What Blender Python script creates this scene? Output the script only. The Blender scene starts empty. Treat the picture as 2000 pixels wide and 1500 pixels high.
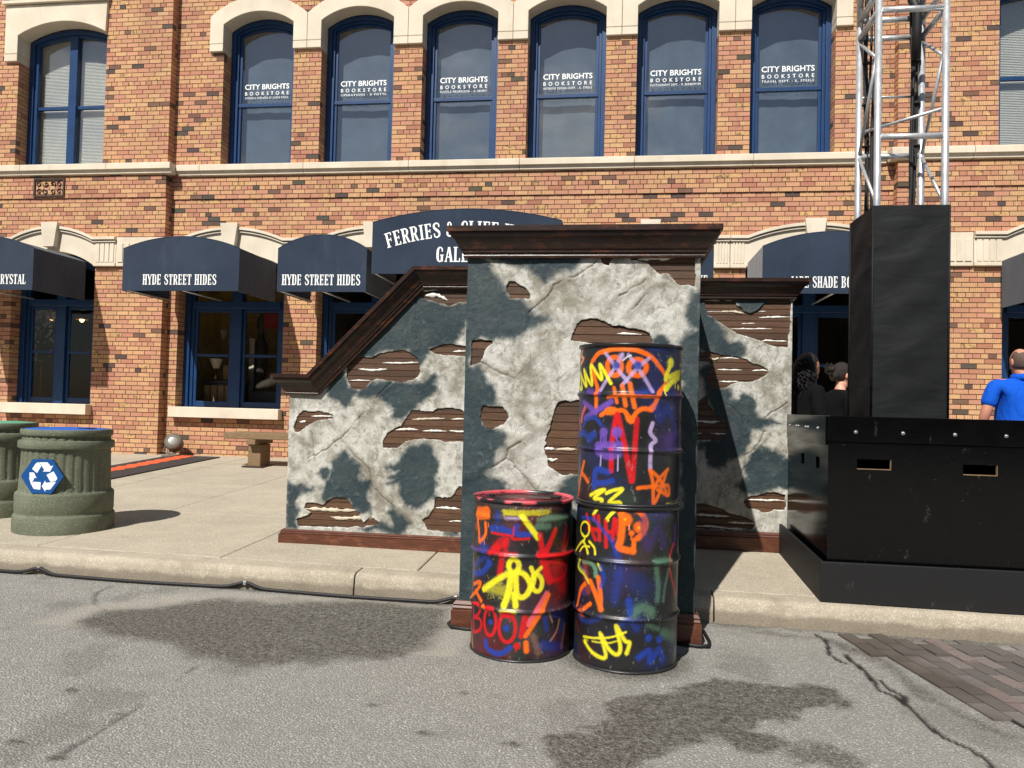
import bpy, bmesh, math, random
import numpy as np
from mathutils import Vector, Matrix

# ------------------------------------------------------------------ camera, sky, sun, exposure
SC = bpy.context.scene
COL = SC.collection
random.seed(7)
rng = np.random.default_rng(11)
R = math.radians

cam_d = bpy.data.cameras.new('camera')
cam = bpy.data.objects.new('camera', cam_d)
COL.objects.link(cam)
cam_d.sensor_width = 36.0
cam_d.lens = 27.0
cam_d.clip_start = 0.05
cam_d.clip_end = 2000.0
CAM_H = 1.38
cam.location = (0, 0, CAM_H)
cam.rotation_euler = (Matrix.Rotation(0.138, 3, 'Z') @ Matrix.Rotation(math.pi / 2 + 0.0275, 3, 'X')
                      @ Matrix.Rotation(0.0247, 3, 'Z')).to_euler()
SC.camera = cam

SUN_DIR = Vector((0.312, 1.0, -1.13)).normalized()          # the way the light travels
world = bpy.data.worlds.new('World')
SC.world = world
world.use_nodes = True
wn = world.node_tree
wn.nodes.clear()
w_out = wn.nodes.new('ShaderNodeOutputWorld')
w_bg = wn.nodes.new('ShaderNodeBackground')
w_sky = wn.nodes.new('ShaderNodeTexSky')
w_sky.sky_type = 'NISHITA'
w_sky.sun_disc = False
w_sky.sun_elevation = math.asin(-SUN_DIR.z)
w_sky.sun_rotation = math.atan2(-SUN_DIR.x, -SUN_DIR.y)
w_sky.air_density = 1.0
w_sky.dust_density = 0.7
w_sky.ozone_density = 2.0
w_tc = wn.nodes.new('ShaderNodeTexCoord')
w_map = wn.nodes.new('ShaderNodeMapping')
w_map.inputs['Scale'].default_value = (1.0, 1.0, 2.6)
w_noi = wn.nodes.new('ShaderNodeTexNoise')
w_map.inputs['Location'].default_value = (9.1, 4.4, 0.7)
w_noi.inputs['Scale'].default_value = 3.0
w_noi.inputs['Detail'].default_value = 7.0
w_noi.inputs['Roughness'].default_value = 0.55
w_ramp = wn.nodes.new('ShaderNodeValToRGB')
w_ramp.color_ramp.elements[0].position = 0.53
w_ramp.color_ramp.elements[1].position = 0.64
w_mix = wn.nodes.new('ShaderNodeMixRGB')
w_mix.inputs['Color2'].default_value = (11.0, 11.2, 11.6, 1)
wn.links.new(w_tc.outputs['Generated'], w_map.inputs['Vector'])
wn.links.new(w_map.outputs['Vector'], w_noi.inputs['Vector'])
wn.links.new(w_noi.outputs['Fac'], w_ramp.inputs['Fac'])
wn.links.new(w_ramp.outputs['Color'], w_mix.inputs['Fac'])
wn.links.new(w_sky.outputs['Color'], w_mix.inputs['Color1'])
wn.links.new(w_mix.outputs['Color'], w_bg.inputs['Color'])
wn.links.new(w_bg.outputs['Background'], w_out.inputs['Surface'])
w_bg.inputs['Strength'].default_value = 0.05

sun_d = bpy.data.lights.new('sun', 'SUN')
sun_d.energy = 5.0
sun_d.angle = R(0.55)
sun_d.color = (1.0, 0.955, 0.89)
sun = bpy.data.objects.new('sun', sun_d)
COL.objects.link(sun)
sun.location = (-6, -18, 22)
sun.rotation_euler = SUN_DIR.to_track_quat('-Z', 'Y').to_euler()

vs = SC.view_settings
vs.view_transform = 'Standard'
vs.look = 'None'
vs.exposure = 0.22
vs.gamma = 1.0
vs.use_curve_mapping = False
SC.render.engine = 'CYCLES'
SC.cycles.use_denoising = True
SC.cycles.max_bounces = 8
SC.cycles.transparent_max_bounces = 12
SC.cycles.caustics_reflective = False
SC.cycles.caustics_refractive = False

PANEL={'c':{'holes':[[(-716,2122),(-706,2153),(-687,2166),(-663,2161),(-639,2141),(-600,2122),(-563,2079),(-575,2056),(-606,2050),(-660,2048),(-684,2052),(-697,2087),(-713,2106)],[(-929,1776),(-882,1798),(-811,1791),(-775,1782),(-810,1754),(-841,1722),(-856,1683),(-871,1648),(-910,1628),(-937,1615),(-935,1690),(-930,1745)],[(-134,2325),(-130,2304),(-110,2274),(-79,2261),(-61,2293),(-50,2325)],[(56,2325),(60,2296),(101,2294),(147,2277),(192,2243),(238,2209),(282,2209),(327,2171),(365,2144),(409,2147),(450,2126),(451,2201),(452,2324)],[(-294,1796),(-280,1846),(-266,1892),(-217,1931),(-163,1935),(-125,1928),(-87,1909),(-49,1891),(-3,1891),(80,1873),(147,1862),(178,1836),(201,1795),(187,1764),(-69,1757),(-213,1781),(-267,1788)],[(-859,1348),(-840,1376),(-784,1366),(-722,1371),(-693,1337),(-677,1306),(-696,1275),(-719,1259),(-757,1235),(-820,1229),(-849,1263),(-865,1301)],[(-354,1414),(-296,1411),(-213,1426),(-130,1403),(-110,1214),(-162,974),(-244,962),(-318,955),(-377,974),(-415,1006),(-442,1071),(-447,1121),(-444,1162),(-425,1238),(-413,1280),(-394,1338),(-386,1372)]],'teal':[[(-992,2310),(-896,2318),(-832,2282),(-798,2215),(-766,2168),(-717,2114),(-692,2044),(-613,2036),(-565,1982),(-540,1936),(-439,1914),(-501,1890),(-562,1874),(-608,1842),(-654,1803),(-741,1825),(-803,1801),(-883,1804),(-929,1776),(-933,1619),(-972,1572),(-986,1807),(-990,2121)],[(-825,2325),(-683,2325),(-464,2324),(-218,2324),(-263,2278),(-323,2239),(-416,2227),(-461,2169),(-515,2181),(-555,2216),(-603,2255),(-682,2278),(-753,2298)],[(-997,1618),(-933,1612),(-877,1605),(-845,1574),(-836,1528),(-788,1498),(-766,1428),(-769,1374),(-840,1376),(-869,1301),(-848,1247),(-789,1226),(-726,1220),(-717,1174),(-985,1166)],[(-1004,1356),(-846,1226),(-714,1221),(-712,1146),(-757,1077),(-781,1010),(-831,958),(-761,902),(-701,879),(-675,830),(-784,775),(-885,746),(-986,683)],[(-1042,839),(-893,822),(-760,754),(-325,756),(-134,701),(543,793),(555,56),(-1018,-45)],[(432,2095),(491,2103),(496,1825),(515,705),(391,700),(372,1778),(415,1831),(466,1862),(413,1929),(426,2012)],[(201,1795),(223,1829),(260,1837),(282,1799),(320,1762),(231,1753)],[(-318,935),(-244,954),(-202,923),(-232,798),(-365,826),(-341,876)]],'cracks':[[(-137,2308),(-178,2262),(-261,2208),(-345,2177),(-406,2138),(-443,2076),(-489,2037),(-550,1990),(-572,1963)],[(282,2201),(224,2155),(151,2079),(99,2018),(63,1964),(-3,1891)],[(-524,1882),(-483,1820),(-496,1712),(-557,1672),(-579,1610),(-640,1563),(-654,1462),(-628,1377),(-579,1294),(-516,1234),(-484,1212)],[(-524,1882),(-460,1798),(-434,1698),(-394,1629),(-369,1545),(-367,1468),(-343,1423)],[(-879,1652),(-759,1591),(-648,1547)],[(-369,1545),(-309,1592),(-248,1628)],[(-831,2262),(-736,2239),(-687,2188)],[(-7,2071),(67,2117),(149,2170)],[(-958,919),(-789,976),(-689,1046),(-673,1105),(-574,1167),(-499,1215),(-408,1263)],[(-689,1054),(-637,998),(-568,925),(-490,837)]],'bits':[([(101,2303),(191,2308),(317,2309)],13,1),([(-17,1840),(35,1840),(133,1835)],7,1),([(-451,1114),(-388,1113)],9,1),([(-384,1110),(-248,1115)],10,2),([(-430,1051),(-395,1040),(-366,1053)],12,1),([(460,2292),(450,2118)],8,1)]},'l':{'holes':[[(-1660,2290),(-1628,2309),(-1501,2348),(-1194,2349),(-1191,2211),(-1305,2204),(-1380,2172),(-1458,2197),(-1548,2222),(-1614,2246)],[(-2224,1695),(-2133,1747),(-2015,1743),(-1925,1788),(-1795,1803),(-1704,1798),(-1625,1743),(-1610,1667),(-1608,1617),(-1658,1566),(-1761,1545),(-1865,1556),(-1970,1573),(-2022,1546),(-2072,1482),(-2138,1474),(-2191,1492),(-2227,1567),(-2229,1644)],[(-1537,1819),(-1448,1852),(-1346,1866),(-1193,1837),(-1192,1768),(-1357,1772),(-1484,1776)],[(-2596,1299),(-2543,1288),(-2463,1291),(-2383,1277),(-2327,1260),(-2334,1233),(-2405,1223),(-2461,1214),(-2516,1190),(-2571,1158),(-2618,1110),(-2658,1109),(-2667,1147),(-2653,1209),(-2631,1256)],[(-1691,1280),(-1662,1319),(-1600,1316),(-1492,1312),(-1447,1339),(-1370,1345),(-1256,1329),(-1186,1293),(-1181,1085),(-1363,1072),(-1455,1085),(-1555,1089),(-1647,1082),(-1723,1054),(-1784,1014),(-1846,1001),(-1901,1011),(-1902,1056),(-1865,1125),(-1804,1164),(-1758,1188),(-1713,1242)],[(-2542,527),(-2470,533),(-2398,517),(-2359,557),(-2313,585),(-2249,584),(-2186,572),(-2153,535),(-2128,499),(-2080,463),(-2087,440),(-2038,390),(-1993,429),(-1953,427),(-1905,381),(-2037,356),(-2273,337),(-2616,337),(-2630,393),(-2578,407),(-2515,429),(-2491,453),(-2548,473),(-2557,503)],[(-1284,683),(-1254,721),(-1170,687),(-1161,348),(-1343,340),(-1511,354),(-1527,398),(-1555,430),(-1499,473),(-1462,520),(-1455,565),(-1450,624),(-1396,619),(-1320,622),(-1290,653)]],'teal':[[(-1666,2284),(-1587,2234),(-1457,2184),(-1380,2166),(-1190,2205),(-1188,2099),(-1285,1948),(-1359,1859),(-1448,1858),(-1537,1826),(-1610,1680),(-1664,1742),(-1704,1811),(-1795,1809),(-1925,1795),(-2015,1749),(-2133,1753),(-2225,1733),(-2188,1810),(-1934,2092)],[(-2302,1655),(-2220,1568),(-2191,1479),(-2098,1469),(-2009,1546),(-1865,1549),(-1696,1540),(-1580,1530),(-1493,1619),(-1477,1495),(-1539,1431),(-1652,1328),(-1701,1264),(-1817,1248),(-1833,1336),(-1940,1422),(-2057,1419),(-2150,1455),(-2238,1313),(-2266,1363),(-2360,1399),(-2376,1488),(-2340,1591)],[(-2343,799),(-2322,875),(-2260,931),(-2245,962),(-2197,933),(-2132,882),(-2084,861),(-2107,838),(-2097,770),(-2080,733),(-2009,720),(-2000,676),(-2030,622),(-2004,547),(-2010,479),(-2080,476),(-2129,512),(-2170,571),(-2281,589),(-2329,594),(-2375,539),(-2400,569),(-2403,660),(-2381,721),(-2349,738)],[(-2359,783),(-2374,747),(-2408,743),(-2430,774),(-2419,812),(-2386,822)],[(-1751,925),(-1683,995),(-1591,1020),(-1546,1052),(-1507,1038),(-1442,906),(-1446,757),(-1442,645),(-1532,567),(-1592,527),(-1654,517),(-1702,575),(-1742,648),(-1761,737),(-1853,704),(-1761,767),(-1854,749),(-1747,813),(-1873,853),(-1773,879)],[(-2717,703),(-2619,657),(-2482,651),(-2600,593),(-2655,545),(-2637,500),(-2604,463),(-2626,409),(-2623,325),(-2704,321)],[(-1831,496),(-1792,505),(-1737,470),(-1682,428),(-1666,399),(-1687,338),(-1741,321),(-1958,333),(-2053,344),(-1882,382),(-1803,348),(-1798,415)],[(-1366,346),(-1305,360),(-1244,337)]],'cracks':[[(-1847,1540),(-1946,1448),(-2021,1340),(-2074,1285),(-2143,1208),(-2204,1138),(-2257,1075),(-2327,1027),(-2373,980),(-2467,931),(-2554,890)],[(-2248,1045),(-2134,935),(-2005,826),(-1986,714),(-1969,669),(-1777,519),(-1666,427)],[(-2658,1094),(-2567,1028),(-2492,961),(-2473,870)],[(-2522,1128),(-2503,1037),(-2484,946)],[(-1659,2246),(-1643,1830)]],'bits':[([(-1667,2307),(-1576,2300),(-1480,2306)],7,1),([(-1582,2259),(-1485,2266),(-1395,2222)],20,1),([(-1928,1702),(-1766,1702),(-1624,1711)],8,1),([(-2130,1648),(-2012,1638),(-1888,1650)],10,1),([(-2206,1551),(-2029,1555)],6,1),([(-1338,1803),(-1231,1809)],9,1),([(-2526,1247),(-2446,1249),(-2330,1252)],8,1),([(-2629,1196),(-2573,1202)],10,1),([(-1667,1243),(-1521,1253),(-1391,1258)],10,2),([(-1337,1254),(-1231,1259)],9,1),([(-1800,1155),(-1688,1164),(-1611,1161)],9,1),([(-1572,1152),(-1465,1157),(-1373,1156)],9,1),([(-1350,1160),(-1274,1156),(-1213,1159)],8,1),([(-1447,535),(-1363,537),(-1245,533)],10,1),([(-1334,427),(-1284,435),(-1209,435)],7,1),([(-2556,480),(-2397,480),(-2246,478),(-2096,485)],17,2),([(-2331,422),(-2244,411),(-2102,424),(-1977,422)],17,2),([(-2416,331),(-2352,331),(-2296,331)],8,1),([(-1495,340),(-1419,338),(-1373,338)],8,1)]},'r':{'holes':[[(709,2308),(722,2332),(961,2333),(982,2276),(1018,2255),(1034,2224),(1090,2206),(1120,2214),(1159,2240),(1209,2288),(1258,2335),(1418,2336),(1418,2175),(1417,2071),(1398,1968),(1404,1921),(1314,1920),(1264,1940),(1179,1970),(1072,2010),(1022,2020),(940,2061),(899,2092),(848,2128),(807,2149),(781,2175),(745,2190),(729,2232)],[(607,1873),(770,1875),(873,1851),(949,1836),(1000,1832),(1055,1817),(1101,1787),(1177,1772),(1227,1737),(1253,1711),(1228,1685),(1168,1653),(1099,1624),(1003,1625),(938,1595),(857,1562),(791,1553),(765,1584),(733,1670),(783,1750),(752,1786),(608,1794)],[(614,1439),(666,1440),(741,1500),(749,1468),(758,1427),(799,1381),(831,1324),(882,1284),(908,1269),(919,1223),(909,1176),(844,1129),(620,1120)],[(630,585),(737,589),(833,568),(945,521),(1046,494),(1142,468),(1152,437),(1143,390),(948,371),(633,377)],[(1074,640),(1144,668),(1193,681),(1248,696),(1332,702),(1372,688),(1402,684),(1399,566),(1319,560),(1285,541),(1221,533),(1185,547),(1120,559),(1075,578),(1055,603)]],'teal':[[(598,2337),(709,2337),(729,2222),(750,2180),(801,2154),(838,2096),(890,2029),(886,1992),(932,1946),(1003,1962),(1054,1911),(1049,1874),(999,1842),(924,1841),(822,1866),(760,1875),(607,1878)],[(961,2339),(1261,2340),(1209,2283),(1120,2211),(1090,2201),(1039,2224),(1018,2260)],[(697,1696),(782,1776),(824,1714),(921,1700),(921,1658),(825,1637),(847,1559),(928,1566),(925,1467),(1005,1469),(1055,1517),(1101,1502),(1152,1431),(1142,1394),(1163,1364),(1168,1328),(1224,1309),(1354,1286),(1244,1268),(1195,1241),(1125,1228),(1111,1176),(1112,1109),(1077,1082),(1063,1025),(1013,992),(913,963),(888,910),(858,886),(777,906),(735,983),(744,1061),(621,1083),(854,1132),(914,1181),(918,1264),(831,1324),(768,1427),(752,1468),(741,1515),(730,1583)],[(1119,959),(1138,1012),(1187,1065),(1252,1062),(1278,1032),(1312,1038),(1368,983),(1457,981),(1460,768),(1342,743),(1238,703),(1143,678),(1073,686),(1033,710),(997,750),(1012,776),(1057,783),(1096,821),(1070,887),(1074,934)]],'cracks':[[(961,1400),(1013,1339),(1019,1236),(1051,1149),(1072,1087),(1074,942)],[(1073,1010),(1128,1053),(1187,1127),(1230,1216)],[(879,1456),(961,1400)],[(1401,1453),(1332,1399),(1273,1377),(1228,1324)],[(911,747),(852,641),(843,578)],[(1065,908),(1031,844),(981,817)]],'bits':[([(717,2314),(788,2316),(839,2314)],6,1),([(885,2316),(941,2316)],5,1),([(734,2219),(846,2221)],3,1),([(846,2217),(938,2223),(1044,2206)],12,2),([(1165,2225),(1220,2225)],4,1),([(1165,2173),(1321,2178),(1420,2180)],8,1),([(1025,2119),(1131,2123)],5,1),([(930,2074),(1097,2076),(1272,2078)],7,1),([(1184,1970),(1224,1981),(1294,1974),(1393,1975)],9,1),([(756,1831),(802,1808),(843,1824)],12,2),([(848,1822),(944,1827),(1005,1822)],6,1),([(829,1727),(925,1724),(1032,1726)],8,1),([(1117,1722),(1192,1727),(1252,1722)],8,1),([(846,1626),(917,1623),(1003,1628)],8,1),([(638,1280),(699,1284),(781,1276),(862,1286)],9,1),([(640,1178),(711,1180)],5,1),([(782,1183),(833,1181),(909,1182)],7,1),([(641,1113),(733,1116),(834,1124)],8,1),([(1079,635),(1244,634),(1343,640),(1403,633)],9,1),([(652,492),(769,490),(946,486)],10,1),([(937,438),(1022,437),(1177,438)],8,1),([(654,391),(796,398),(947,384),(1098,388)],9,1)]}}
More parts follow.
